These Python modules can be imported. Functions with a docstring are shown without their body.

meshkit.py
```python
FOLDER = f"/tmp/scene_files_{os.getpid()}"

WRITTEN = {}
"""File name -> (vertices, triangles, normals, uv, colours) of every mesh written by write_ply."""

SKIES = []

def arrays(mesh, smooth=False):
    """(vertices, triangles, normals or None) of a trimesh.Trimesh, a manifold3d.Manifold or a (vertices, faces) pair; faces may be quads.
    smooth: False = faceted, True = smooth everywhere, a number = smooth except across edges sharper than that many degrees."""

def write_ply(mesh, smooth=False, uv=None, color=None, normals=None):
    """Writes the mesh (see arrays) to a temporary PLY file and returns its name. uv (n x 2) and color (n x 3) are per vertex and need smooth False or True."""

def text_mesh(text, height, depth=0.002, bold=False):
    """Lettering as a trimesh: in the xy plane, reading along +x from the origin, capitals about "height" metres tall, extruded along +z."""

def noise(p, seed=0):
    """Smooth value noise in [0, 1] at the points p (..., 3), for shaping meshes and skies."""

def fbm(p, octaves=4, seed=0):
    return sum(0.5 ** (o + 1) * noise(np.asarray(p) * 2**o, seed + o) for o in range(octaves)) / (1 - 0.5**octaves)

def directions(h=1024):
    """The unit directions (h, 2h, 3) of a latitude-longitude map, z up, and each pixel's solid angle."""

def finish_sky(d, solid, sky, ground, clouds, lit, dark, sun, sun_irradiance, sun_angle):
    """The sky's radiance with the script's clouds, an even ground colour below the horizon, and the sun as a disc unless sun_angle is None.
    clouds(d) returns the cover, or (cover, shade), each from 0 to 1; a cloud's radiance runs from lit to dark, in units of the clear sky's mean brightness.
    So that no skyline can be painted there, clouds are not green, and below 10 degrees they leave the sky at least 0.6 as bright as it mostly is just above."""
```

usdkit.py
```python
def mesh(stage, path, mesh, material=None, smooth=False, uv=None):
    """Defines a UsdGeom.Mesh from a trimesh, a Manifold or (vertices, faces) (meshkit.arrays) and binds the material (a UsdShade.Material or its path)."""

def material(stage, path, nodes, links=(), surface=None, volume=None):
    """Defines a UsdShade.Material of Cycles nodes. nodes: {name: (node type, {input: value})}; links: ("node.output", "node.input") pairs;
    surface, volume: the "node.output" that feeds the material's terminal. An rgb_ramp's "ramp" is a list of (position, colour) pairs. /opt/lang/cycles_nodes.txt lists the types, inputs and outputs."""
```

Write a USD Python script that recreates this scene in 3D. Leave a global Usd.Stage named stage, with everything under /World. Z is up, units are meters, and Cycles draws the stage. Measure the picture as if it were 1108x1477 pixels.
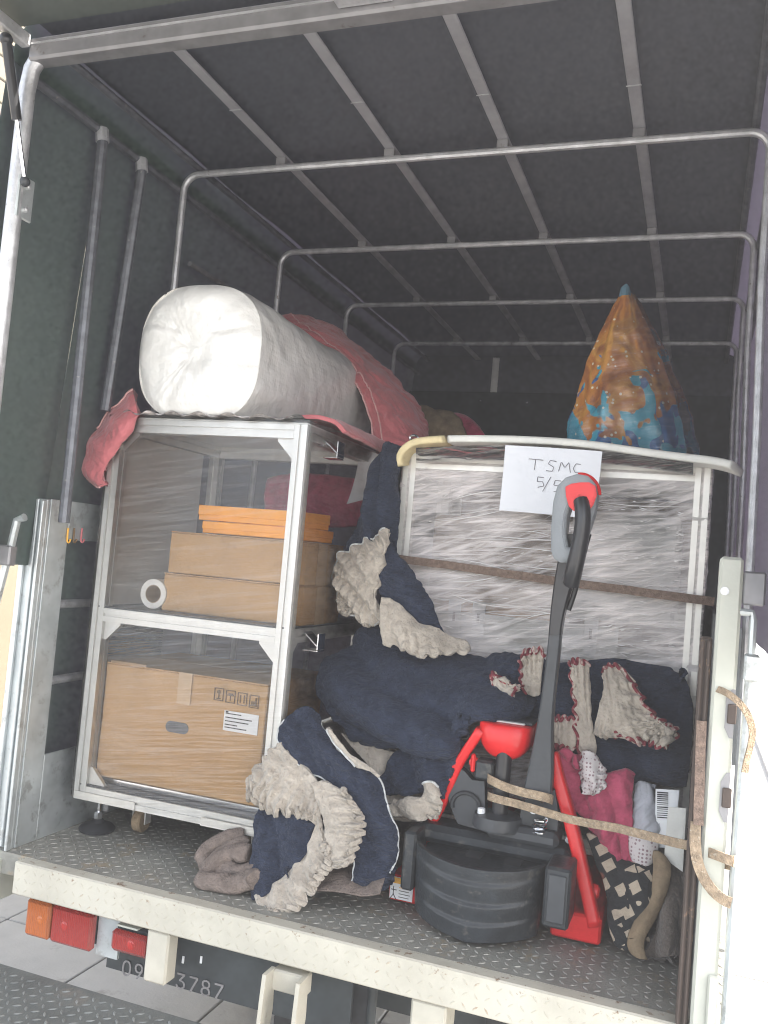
import math, random
import numpy as np, trimesh
from scipy.interpolate import make_interp_spline
from shapely.geometry import Polygon
from pxr import Usd, UsdGeom, UsdLux, UsdShade, Gf, Sdf
import usdkit, meshkit
from meshkit import fbm, noise

stage = Usd.Stage.CreateInMemory()
UsdGeom.SetStageUpAxis(stage, UsdGeom.Tokens.z)
UsdGeom.SetStageMetersPerUnit(stage, 1.0)
stage.SetDefaultPrim(UsdGeom.Xform.Define(stage, '/World').GetPrim())
UsdGeom.Scope.Define(stage, '/World/Looks')
rng = np.random.default_rng(7)

# ------------------------------------------------------------------ camera, sky, sun, exposure
EXPOSURE = 2.28
SKY = 0.12
SUN = 0.9
SUN_EL = math.radians(42)
SUN_AZ = math.atan2(0.98, 0.14)          # sun beside the truck on its right, so the right wall is lit and the open rear is in shade
F_PX = 1274.9406
CAM = np.array([0.79343471, -1.73489440, 0.90408769])
ROT = np.array([[0.93867272, 0.33393954, 0.08589475], [0.06276284, 0.07947371, -0.99485916], [-0.33904918, 0.93923816, 0.05364081]])

cam = UsdGeom.Camera.Define(stage, '/World/camera')
m = np.eye(4); m[0, :3] = ROT[0]; m[1, :3] = -ROT[1]; m[2, :3] = -ROT[2]; m[3, :3] = CAM
cam.AddTransformOp().Set(Gf.Matrix4d(*m.ravel().tolist()))
cam.CreateHorizontalApertureAttr(36.0); cam.CreateVerticalApertureAttr(48.0)
cam.CreateFocalLengthAttr(36.0 * F_PX / 1108.0)
cam.CreateClippingRangeAttr(Gf.Vec2f(0.05, 500.0))
cam.CreateExposureAttr(EXPOSURE)

dome = UsdLux.DomeLight.Define(stage, '/World/sky')
dome.GetPrim().SetCustomDataByKey('kind', 'structure')
sky_m = usdkit.material(stage, '/World/Looks/sky_light', {
    's': ('sky_texture', {'sky_type': 'single_scattering', 'sun_disc': False, 'sun_elevation': SUN_EL, 'sun_rotation': SUN_AZ, 'aerosol_density': 2.5}),
    'h': ('hsv', {'saturation': .28}), 'tc': ('texture_coordinate', {}), 'n': ('noise_texture', {'scale': 2.6, 'detail': 7, 'roughness': .55}), 'cr': ('rgb_ramp', {'ramp': [(.36, (0, 0, 0)), (.62, (1, 1, 1))]}),
    'm': ('mix', {}), 'w': ('mix', {'mix_type': 'multiply', 'fac': 1.0, 'color2': (1.12, 1.08, 1.0)}), 'b': ('background_shader', {'strength': SKY})},
    [('s.color', 'h.color'), ('tc.generated', 'n.vector'), ('n.fac', 'cr.fac'), ('h.color', 'w.color1'), ('s.color', 'm.color1'), ('w.color', 'm.color2'), ('cr.color', 'm.fac'), ('m.color', 'b.color')], surface='b.background')   # thin bright cloud over most of the sky
UsdShade.MaterialBindingAPI.Apply(dome.GetPrim()).Bind(sky_m)
sun = UsdLux.DistantLight.Define(stage, '/World/sun')
sun.CreateNormalizeAttr(True); sun.CreateIntensityAttr(SUN); sun.CreateAngleAttr(0.5); sun.CreateColorAttr(Gf.Vec3f(1.0, 0.95, 0.88))
sun.AddRotateXYZOp().Set(Gf.Vec3f(90 - math.degrees(SUN_EL), 0, 180 - math.degrees(SUN_AZ)))

# ------------------------------------------------------------------ naming and grouping helpers
_used = {}
def numbered(path):
    k = _used.get(path, 0); _used[path] = k + 1
    return path if k == 0 else f'{path}_{k:03d}'
def keys(prim, **kw):
    for k, v in kw.items():
        if v: prim.SetCustomDataByKey(k, v)
def thing(name, label, cat, group=None, loc=(0, 0, 0)):
    x = UsdGeom.Xform.Define(stage, numbered('/World/' + name))
    if any(loc): x.AddTranslateOp().Set(Gf.Vec3d(*map(float, loc)))
    keys(x.GetPrim(), label=label, category=cat, group=group)
    return x.GetPrim()
def structure(name):
    x = UsdGeom.Xform.Define(stage, numbered('/World/' + name)); keys(x.GetPrim(), kind='structure')
    return x.GetPrim()
def part(parent, name, mesh, mat, smooth=30, label=None, kind=None):
    base = str(parent.GetPath()) if parent else '/World'
    me = usdkit.mesh(stage, numbered(f'{base}/{name}'), mesh, mat, smooth=smooth)
    keys(me.GetPrim(), label=label, kind=kind)
    return me.GetPrim()
def single(name, mesh, mat, label, cat, group=None, smooth=30):
    p = part(None, name, mesh, mat, smooth); keys(p, label=label, category=cat, group=group)
    return p

# ------------------------------------------------------------------ geometry helpers
def P(px, py, **k):
    """A point of the photograph taken back to a known plane of the place (x=, y= or z= in metres)."""
    d = ROT.T @ np.array([(px - 554.0) / F_PX, (py - 738.5) / F_PX, 1.0])
    ax = 'xyz'.index(list(k)[0]); t = (list(k.values())[0] - CAM[ax]) / d[ax]
    return CAM + t * d
def cat(*ms):
    return trimesh.util.concatenate([x for x in ms])
def box(lo, hi, b=0.0):
    lo, hi = np.minimum(lo, hi).astype(float), np.maximum(lo, hi).astype(float)
    if b <= 0:
        return trimesh.creation.box(bounds=[lo, hi])
    b = min(b, 0.45 * (hi - lo).min())
    pts = []
    for sx in (0, 1):
        for sy in (0, 1):
            for sz in (0, 1):
                c = np.where([sx, sy, sz], hi, lo); s = np.where([sx, sy, sz], -1, 1) * b
                pts += [c + s * [0, 1, 1], c + s * [1, 0, 1], c + s * [1, 1, 0]]
    return trimesh.Trimesh(np.array(pts)).convex_hull
def xf(mesh, rot=None, loc=None):
    mesh = mesh.copy()
    if rot is not None:
        R = trimesh.transformations.euler_matrix(*[math.radians(a) for a in rot]); mesh.apply_transform(R)
    if loc is not None: mesh.apply_translation(loc)
    return mesh
def resample(pts, n):
    pts = np.asarray(pts, float)
    if len(pts) < 3:
        t = np.linspace(0, 1, n)[:, None]; return pts[0] * (1 - t) + pts[-1] * t
    d = np.r_[0, np.cumsum(np.linalg.norm(np.diff(pts, axis=0), axis=1))]
    return make_interp_spline(d, pts, k=min(3, len(pts) - 1))(np.linspace(0, d[-1], n))
def frames(pts, up=(0.13, 0.21, 0.97)):
    t = np.gradient(pts, axis=0); t /= np.linalg.norm(t, axis=1)[:, None]
    n = np.cross(t[0], up); n /= np.linalg.norm(n); N = [n]
    for i in range(1, len(pts)):
        n = N[-1] - t[i] * (N[-1] @ t[i]); N.append(n / np.linalg.norm(n))
    N = np.array(N); return t, N, np.cross(t, N)
def skin(rings, closed=True, caps=True):
    """Quads between rings of equal count (k rings x n points)."""
    rings = np.asarray(rings); k, n = rings.shape[:2]; v = rings.reshape(-1, 3); f = []
    for i in range(k - 1):
        a = i * n + np.arange(n if closed else n - 1); b = i * n + (np.arange(n if closed else n - 1) + 1) % n
        f.append(np.stack([a, b, b + n], 1)); f.append(np.stack([a, b + n, a + n], 1))
    f = np.vstack(f)
    if caps and closed:
        v = np.vstack([v, rings[0].mean(0), rings[-1].mean(0)]); c0, c1 = len(v) - 2, len(v) - 1
        i = np.arange(n); j = (i + 1) % n
        f = np.vstack([f, np.stack([j, i, np.full(n, c0)], 1), np.stack([(k - 1) * n + i, (k - 1) * n + j, np.full(n, c1)], 1)])
    return trimesh.Trimesh(v, f, process=False)
def tube(pts, r, n=10, up=(0.13, 0.21, 0.97)):
    pts = np.asarray(pts, float); t, N, B = frames(pts, up); r = np.broadcast_to(r, len(pts))
    a = np.linspace(0, 2 * np.pi, n, endpoint=False)
    return skin(pts[:, None] + r[:, None, None] * (np.cos(a)[None, :, None] * N[:, None] + np.sin(a)[None, :, None] * B[:, None]))
def sweep(pts, prof, side):
    """prof: 2-D outline (u along 'side' direction, v along the other normal)."""
    pts = np.asarray(pts, float); t = np.gradient(pts, axis=0); t /= np.linalg.norm(t, axis=1)[:, None]
    side = np.broadcast_to(side, pts.shape); S = side - t * (side * t).sum(1)[:, None]; S /= np.linalg.norm(S, axis=1)[:, None]
    B = np.cross(t, S); prof = np.asarray(prof, float)
    return skin(pts[:, None] + prof[None, :, :1] * S[:, None] + prof[None, :, 1:] * B[:, None])
def rect(w, t): return [(-w / 2, -t / 2), (w / 2, -t / 2), (w / 2, t / 2), (-w / 2, t / 2)]
def rrect(w, t, r, n=4):
    out = []
    for cx, cy, a0 in ((1, 1, 0), (-1, 1, 90), (-1, -1, 180), (1, -1, 270)):
        for a in np.linspace(a0, a0 + 90, n):
            out.append((cx * (w / 2 - r) + r * math.cos(math.radians(a)), cy * (t / 2 - r) + r * math.sin(math.radians(a))))
    return out
def strap(pts, w, side, t=0.003, n=40, wob=0.002, seed=1):
    p = resample(pts, n); p = p + (fbm(p * 9 + seed)[:, None] - .5) * wob * 2
    return sweep(p, rect(w, t), side)
def prism(poly, z0, z1):
    m = trimesh.creation.extrude_polygon(Polygon(poly), z1 - z0, engine='earcut'); m.apply_translation([0, 0, z0]); return m
def lathe(prof, n=24, axis='z', loc=(0, 0, 0)):
    a = np.linspace(0, 2 * np.pi, n, endpoint=False)
    m = skin([np.stack([r * np.cos(a), r * np.sin(a), np.full(n, z)], 1) for r, z in prof])
    if axis == 'y': m.apply_transform(trimesh.transformations.rotation_matrix(-np.pi / 2, [1, 0, 0]))
    if axis == 'x': m.apply_transform(trimesh.transformations.rotation_matrix(np.pi / 2, [0, 1, 0]))
    m.apply_translation(loc); return m
def surf(G, nu=60, nv=60):
    """Smooth surface through a grid of control points G (rows x columns x 3)."""
    G = np.asarray(G, float)
    a = make_interp_spline(np.linspace(0, 1, len(G)), G, k=min(3, len(G) - 1))(np.linspace(0, 1, nu))
    return make_interp_spline(np.linspace(0, 1, G.shape[1]), a.transpose(1, 0, 2), k=min(3, G.shape[1] - 1))(np.linspace(0, 1, nv)).transpose(1, 0, 2)
def normals(S):
    n = np.cross(np.gradient(S, axis=0), np.gradient(S, axis=1)); n /= np.maximum(np.linalg.norm(n, axis=2), 1e-9)[..., None]
    return n * np.sign((n * (CAM - S)).sum((0, 1)).sum() or 1)
def sheet(S, t=0.008):
    """A closed sheet of thickness t behind the surface S."""
    n = normals(S); A, B = S, S - n * t; k, l = S.shape[:2]
    v = np.vstack([A.reshape(-1, 3), B.reshape(-1, 3)]); i = np.arange(k * l).reshape(k, l); q = []
    def quad(a, b, c, d): q.append(np.stack([a.ravel(), b.ravel(), c.ravel()], 1)); q.append(np.stack([a.ravel(), c.ravel(), d.ravel()], 1))
    quad(i[:-1, :-1], i[1:, :-1], i[1:, 1:], i[:-1, 1:]); j = i + k * l
    quad(j[:-1, :-1], j[:-1, 1:], j[1:, 1:], j[1:, :-1])
    for e in (i[0, :], i[-1, ::-1], i[::-1, 0], i[:, -1]):
        quad(e[:-1], e[1:], e[1:] + k * l, e[:-1] + k * l)
    me = trimesh.Trimesh(v, np.vstack(q), process=False)
    if np.sum(np.cross(A[1:, :-1] - A[:-1, :-1], A[:-1, 1:] - A[:-1, :-1]) * n[:-1, :-1]) < 0: me.invert()
    return me
def cloth(rows, nu=70, nv=70, t=0.01, folds=0.0, fdir=(1, 1, 0), ffreq=18, puff=0.0, fine=0.0, ruffle=None, seed=0, wr=None):
    """rows: grid of (px, py, depth y) control points of a hanging or lying cloth. folds: broad creases; puff: quilting; ruffle: (edge, amplitude, waves, scallop)."""
    G = np.array([[P(a, b, y=c) for a, b, c in r] for r in rows]); S = surf(G, nu, nv); n = normals(S)
    U, V = np.meshgrid(np.linspace(0, 1, nu), np.linspace(0, 1, nv), indexing='ij')
    q = S + 7.1 * seed; d = np.zeros(U.shape)
    if folds:
        w = fbm(q * 3.1) * 2.2; ph = (S @ np.asarray(fdir, float)) * ffreq + w * 3
        d += folds * (np.sin(ph) * 0.5 + np.abs(np.sin(ph * .5 + 1)) - .6) * (0.35 + noise(q * 5))
        d += folds * 1.1 * (fbm(q * 7) - .5) * 2
    if puff: d += puff * ((1 - np.abs(2 * noise(q * 42 + fbm(q * 11)[..., None] * 2) - 1)) - .5) + puff * 1.2 * (fbm(q * 24) - .5)
    if wr:
        amp, ang, fa, fc = wr; ang = ang + .8 * (fbm(q * 2.3 + 5) - .5); a_, c_ = S[..., 0] * np.cos(ang) + S[..., 2] * np.sin(ang), -S[..., 0] * np.sin(ang) + S[..., 2] * np.cos(ang)
        c_ = c_ + .02 * (fbm(q * 9) - .5)
        rd = 1 - np.abs(2 * noise(np.stack([a_ * fa + seed, c_ * fc, S[..., 1] * 8 + seed], -1)) - 1); rd2 = 1 - np.abs(2 * noise(np.stack([a_ * fa * 2.2 + seed, c_ * fc * 2.1 + 3, S[..., 1] * 9], -1)) - 1)
        d += -amp * (rd ** 3 + .5 * rd2 ** 2) * (.4 + 1.1 * noise(q * 6))
    if fine: d += fine * (fbm(q * 90) - .5) * 2
    edge = np.zeros(U.shape); off = np.zeros(S.shape)
    for (side, amp, k, sc) in (ruffle or []):
        w = {'u0': 1 - U, 'u1': U, 'v0': 1 - V, 'v1': V}[side]; a = V if side[0] == 'u' else U
        ph = 2 * np.pi * k * a + 4 * fbm(np.stack([a * k * .35, w * .3, 0 * a + seed], -1)) * 2
        ph = ph + 3.2 * (fbm(q * 11 + 2) - .5) * 2; ww = np.clip(w, 0, 1) ** 2.0; d += amp * .55 * (fbm(q * 10 + 4) - .5) * 2 * w
        d += .62 * amp * ww * np.sin(ph) * (.25 + 1.5 * noise(np.stack([a * k * .8, w * 1.5, 0 * a + seed + 9], -1)))
        g = np.gradient(S, axis=0 if side[0] == 'u' else 1) * (1 if side[1] == '1' else -1)
        g /= np.maximum(np.linalg.norm(g, axis=2), 1e-9)[..., None]
        off += g * (sc * 1.5 * w ** 5 * (np.cos(ph * 1.0 + .8) + .8 * (noise(np.stack([a * k * .6, 0 * a, 0 * a + seed + 3], -1)) - .5) * 2))[..., None]
    S = S + n * d[..., None] + off
    return S
# ------------------------------------------------------------------ materials
def mat(name, nodes, links, surface='p.BSDF'): return usdkit.material(stage, '/World/Looks/' + name, nodes, links, surface=surface)
def simple(name, c, rough=.5, metal=0., var=.12, scale=14, bump=0., bscale=60, spec=.5, dirt=None, dirt_at=.62, stretch=None, extra=None, detail=3):
    """Base colour varied by noise, optional dirt in patches, optional bump."""
    c = np.array(c, float)
    nodes = {'g': ('geometry', {}), 'n': ('noise_texture', {'scale': scale, 'detail': detail, 'roughness': .6}),
             'r': ('rgb_ramp', {'ramp': [(.3, tuple(c * (1 - var))), (.7, tuple(np.minimum(c * (1 + var), 1)))]}),
             'p': ('principled_bsdf', {'roughness': rough, 'metallic': metal, 'specular_ior_level': spec, **(extra or {})})}
    links = [('n.fac', 'r.fac')]
    src = 'g.position'
    if stretch:
        nodes['mp'] = ('mapping', {'scale': stretch}); links.append(('g.position', 'mp.vector')); src = 'mp.vector'
    links.append((src, 'n.vector'))
    out = 'r.color'
    if dirt is not None:
        nodes['n2'] = ('noise_texture', {'scale': scale * 1.7, 'detail': 5, 'roughness': .7}); nodes['r2'] = ('rgb_ramp', {'ramp': [(dirt_at, (0, 0, 0)), (dirt_at + .1, (1, 1, 1))]})
        nodes['mx'] = ('mix', {'color2': tuple(dirt)}); links += [('g.position', 'n2.vector'), ('n2.fac', 'r2.fac'), ('r2.color', 'mx.fac'), (out, 'mx.color1')]; out = 'mx.color'
    links.append((out, 'p.base_color'))
    if bump:
        nodes['nb'] = ('noise_texture', {'scale': bscale, 'detail': 2}); nodes['b'] = ('bump', {'strength': bump, 'distance': .01})
        links += [(src, 'nb.vector'), ('nb.fac', 'b.height'), ('b.normal', 'p.normal')]
    return mat(name, nodes, links)

def canvas_mat(name, c, trans):
    return mat(name, {'g': ('geometry', {}), 'n': ('noise_texture', {'scale': 1.6, 'detail': 3, 'roughness': .6}), 'r': ('rgb_ramp', {'ramp': [(.3, tuple(np.array(c) * .9)), (.7, tuple(np.array(c) * 1.1))]}),
        'n2': ('noise_texture', {'scale': 7, 'detail': 5, 'roughness': .75}), 'r2': ('rgb_ramp', {'ramp': [(.69, (0, 0, 0)), (.76, (.55, .55, .55))]}), 'mx': ('mix', {'color2': (.16, .16, .15)}),
        'p': ('principled_bsdf', {'roughness': .5, 'specular_ior_level': .45}), 't': ('translucent_bsdf', {'color': trans}), 'a': ('add_closure', {})},
        [('g.position', 'n.vector'), ('n.fac', 'r.fac'), ('g.position', 'n2.vector'), ('n2.fac', 'r2.fac'), ('r2.color', 'mx.fac'), ('r.color', 'mx.color1'), ('mx.color', 'p.base_color'), ('p.BSDF', 'a.closure1'), ('t.BSDF', 'a.closure2')], 'a.closure')
M = {}
M['canvas'] = canvas_mat('dark_green_canvas', (.050, .074, .058), (.115, .105, .130))
M['roof_canvas'] = canvas_mat('roof_canvas', (.060, .063, .072), (.020, .0205, .027))
M['flap_canvas'] = canvas_mat('flap_canvas', (.070, .080, .072), (.008, .009, .008))
M['steel'] = simple('worn_steel_tube', (.54, .54, .55), .40, .6, .2, 22, dirt=(.2, .17, .14), dirt_at=.64, bump=.15, bscale=180)
M['dull_steel'] = simple('dull_roof_strip', (.25, .245, .25), .5, .55, .15, 12, dirt=(.16, .14, .13), dirt_at=.62)
M['slat'] = simple('pale_roof_strip', (.36, .355, .37), .5, .3, .1, 10)
M['dark_tube'] = simple('dark_painted_tube', (.14, .145, .16), .45, .5, .25, 30, dirt=(.32, .30, .28), dirt_at=.62)
M['galv'] = simple('galvanised_sheet', (.50, .53, .53), .42, .65, .16, 9, dirt=(.36, .37, .36), dirt_at=.55, bump=.08, bscale=25)
M['alu'] = simple('anodised_aluminium', (.66, .65, .62), .36, .55, .05, 30, stretch=(1, 1, .05), bump=.04, bscale=300)
M['alu_white'] = simple('pale_aluminium', (.70, .68, .63), .4, .35, .05, 30)
M['dark_plate'] = simple('dark_diamond_plate', (.25, .245, .215), .55, .1, .22, 7, dirt=(.30, .25, .18), dirt_at=.56, bump=.2, bscale=120)
M['lug'] = simple('worn_tread', (.31, .30, .265), .45, .15, .35, 30, dirt=(.14, .13, .11), dirt_at=.52)
def worn_cream(name, ztop):
    """Cream paint with grime in patches and rust along the rubbed upper edge."""
    return mat(name, {'g': ('geometry', {}), 'sx': ('separate_xyz', {}), 'n': ('noise_texture', {'scale': 5, 'detail': 6, 'roughness': .65}), 'r': ('rgb_ramp', {'ramp': [(.3, (.40, .375, .31)), (.55, (.47, .445, .37)), (.75, (.50, .48, .41))]}),
        'n2': ('noise_texture', {'scale': 34, 'detail': 6, 'roughness': .7}), 'e': ('map_range', {'from_min': ztop - .05, 'from_max': ztop, 'to_min': 0, 'to_max': .085, 'clamp': True}), 'ad': ('math', {'math_type': 'add'}), 'rr': ('rgb_ramp', {'ramp': [(.66, (0, 0, 0)), (.73, (1, 1, 1))]}),
        'mx': ('mix', {'color2': (.17, .10, .055)}), 'n3': ('noise_texture', {'scale': 3, 'detail': 8, 'roughness': .7}), 'r3': ('rgb_ramp', {'ramp': [(.55, (0, 0, 0)), (.75, (.5, .5, .5))]}), 'm3': ('mix', {'color2': (.28, .25, .20)}),
        'b': ('bump', {'strength': .25, 'distance': .006}), 'p': ('principled_bsdf', {'roughness': .52})},
        [('g.position', 'n.vector'), ('n.fac', 'r.fac'), ('g.position', 'n2.vector'), ('g.position', 'sx.vector'), ('sx.z', 'e.value'), ('n2.fac', 'ad.value1'), ('e.result', 'ad.value2'), ('ad.value', 'rr.fac'), ('g.position', 'n3.vector'), ('n3.fac', 'r3.fac'), ('r3.color', 'm3.fac'), ('r.color', 'm3.color1'),
         ('rr.color', 'mx.fac'), ('m3.color', 'mx.color1'), ('mx.color', 'p.base_color'), ('n2.fac', 'b.height'), ('b.normal', 'p.normal')])
M['cream'] = worn_cream('cream_paint', .006)
M['cream_rust'] = simple('rubbed_cream_tread', (.44, .41, .335), .55, 0, .06, 5, dirt=(.33, .18, .09), dirt_at=.58, detail=2)
M['white_paint'] = simple('scratched_white_paint', (.44, .445, .385), .45, 0, .06, 7, dirt=(.38, .33, .25), dirt_at=.68, bump=.08)
M['dark'] = simple('chassis_black', (.035, .042, .045), .6, 0, .3, 10)
M['rubber'] = simple('tyre_rubber', (.025, .026, .028), .75, 0, .3, 20)
M['brown_board'] = simple('brown_board', (.055, .038, .030), .6, 0, .3, 15, dirt=(.20, .13, .08), dirt_at=.58, stretch=(1, 1, .2))
M['navy'] = mat('navy_quilting', {'g': ('geometry', {}), 'n': ('noise_texture', {'scale': 24, 'detail': 5}), 'r': ('rgb_ramp', {'ramp': [(.3, (.017, .023, .041)), (.7, (.029, .037, .062))]}),
    'mp': ('mapping', {'rotation': (0, .7, 0), 'scale': (1.0, 1.0, 2.6)}), 'nb': ('noise_texture', {'scale': 48, 'detail': 3, 'roughness': .45, 'distortion': .5}), 'b': ('bump', {'strength': .9, 'distance': .022}),
    'nw': ('noise_texture', {'scale': 420, 'detail': 2}), 'b2': ('bump', {'strength': .5, 'distance': .004}), 'p': ('principled_bsdf', {'roughness': .9, 'specular_ior_level': .2, 'sheen_weight': .12, 'sheen_tint': (.6, .65, .8)})},
    [('g.position', 'n.vector'), ('n.fac', 'r.fac'), ('r.color', 'p.base_color'), ('g.position', 'mp.vector'), ('mp.vector', 'nb.vector'), ('nb.fac', 'b.height'), ('g.position', 'nw.vector'), ('nw.fac', 'b2.height'), ('b.normal', 'b2.normal'), ('b2.normal', 'p.normal')])
M['lining'] = simple('beige_lining', (.38, .335, .28), .9, 0, .16, 18, dirt=(.25, .215, .175), dirt_at=.6, bump=.8, bscale=90, spec=.2, extra={'sheen_weight': .2})
M['pale_edge'] = simple('pale_edge_thread', (.46, .47, .46), .9, 0, .2, 60)
M['red_edge'] = mat('red_overlock_thread', {'g': ('geometry', {}), 'n': ('noise_texture', {'scale': 55, 'detail': 2}), 'r': ('rgb_ramp', {'ramp': [(.42, (.13, .018, .028)), (.54, (.22, .035, .045)), (.62, (.42, .34, .30))]}), 'p': ('principled_bsdf', {'roughness': .85})}, [('g.position', 'n.vector'), ('n.fac', 'r.fac'), ('r.color', 'p.base_color')])
M['pink'] = simple('dusty_pink_quilt', (.47, .125, .135), .62, 0, .14, 9, bump=.35, bscale=70, extra={'sheen_weight': .3})
M['pink_piping'] = simple('pale_pink_piping', (.62, .36, .34), .7)
M['rose'] = simple('rose_cloth', (.40, .05, .105), .7, 0, .22, 30, bump=.4, bscale=90, extra={'sheen_weight': .25})
M['greycloth'] = simple('pale_grey_cloth', (.42, .43, .47), .8, 0, .14, 25, bump=.3, bscale=80)
M['brown_cloth'] = simple('brown_blanket', (.115, .095, .080), .9, 0, .25, 22, bump=.6, bscale=140, extra={'sheen_weight': .2})
M['tan_cloth'] = simple('tan_cloth', (.25, .185, .115), .85, 0, .2, 22, bump=.4, bscale=90)
M['rolled'] = simple('greyish_brown_rag', (.17, .135, .115), .9, 0, .28, 40, bump=.6, bscale=160)
M['card'] = simple('cardboard', (.47, .285, .125), .75, 0, .09, 5, bump=.15, bscale=60, spec=.3, dirt=(.38, .225, .10), dirt_at=.60)
M['card_edge'] = simple('cardboard_edge', (.37, .235, .12), .8)
M['kraft'] = simple('kraft_core', (.42, .32, .22), .8)
M['orange'] = simple('orange_card', (.90, .36, .022), .5, 0, .05, 8)
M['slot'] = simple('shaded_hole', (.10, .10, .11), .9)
M['paper'] = simple('white_paper', (.72, .73, .76), .8, 0, .02, 8)
M['label_white'] = simple('white_sticker', (.74, .75, .76), .5, 0, .02)
M['ink'] = simple('dark_ink', (.06, .055, .055), .7)
M['pencil'] = simple('grey_pen_ink', (.13, .12, .13), .7)
M['brown_ink'] = simple('brown_print', (.16, .10, .05), .7)
M['panel_white'] = simple('pale_grey_panel', (.72, .72, .70), .4, 0, .04, 6)
M['black_plastic'] = simple('black_plastic', (.020, .023, .026), .42, 0, .3, 12, bump=.15, bscale=160, dirt=(.065, .062, .056), dirt_at=.57)
M['gloss_black'] = simple('smooth_black_tube', (.022, .022, .024), .28, 0, .2, 12)
M['grey_plastic'] = simple('grey_plastic', (.20, .215, .225), .45, 0, .08, 12, bump=.08, bscale=200)
M['charcoal'] = simple('charcoal_paint', (.040, .043, .047), .45, 0, .15, 12, bump=.06, bscale=90)
M['red'] = simple('red_enamel', (.62, .018, .020), .28, 0, .1, 9, dirt=(.36, .02, .018), dirt_at=.66)
M['chrome'] = simple('chrome', (.7, .7, .72), .15, 1.0, .05)
M['sticker'] = simple('yellow_sticker', (.80, .42, .06), .5, 0, .05)
M['foam'] = simple('white_foam', (.70, .69, .64), .8, 0, .06, 18, bump=.25, bscale=70)
M['foam_yellow'] = simple('aged_yellow_foam', (.66, .55, .32), .8, 0, .12, 20, bump=.25, bscale=70)
M['webbing'] = simple('khaki_webbing', (.30, .225, .15), .85, 0, .35, 75, dirt=(.45, .38, .29), dirt_at=.57, bump=.5, bscale=260)
M['webbing_dark'] = simple('brown_webbing', (.165, .115, .088), .85, 0, .35, 85, dirt=(.24, .18, .14), dirt_at=.58, bump=.5, bscale=260)
M['slab'] = simple('paving', (.40, .39, .37), .85, 0, .1, 4, dirt=(.30, .29, .27), dirt_at=.6, bump=.2, bscale=90)
M['ground'] = simple('concrete_ground', (.36, .35, .33), .9, 0, .12, 1.5, bump=.1, bscale=40)
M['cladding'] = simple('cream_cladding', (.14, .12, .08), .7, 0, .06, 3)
M['plaid'] = None
def printed(name, nodes, links): return mat(name, nodes, links)
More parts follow.
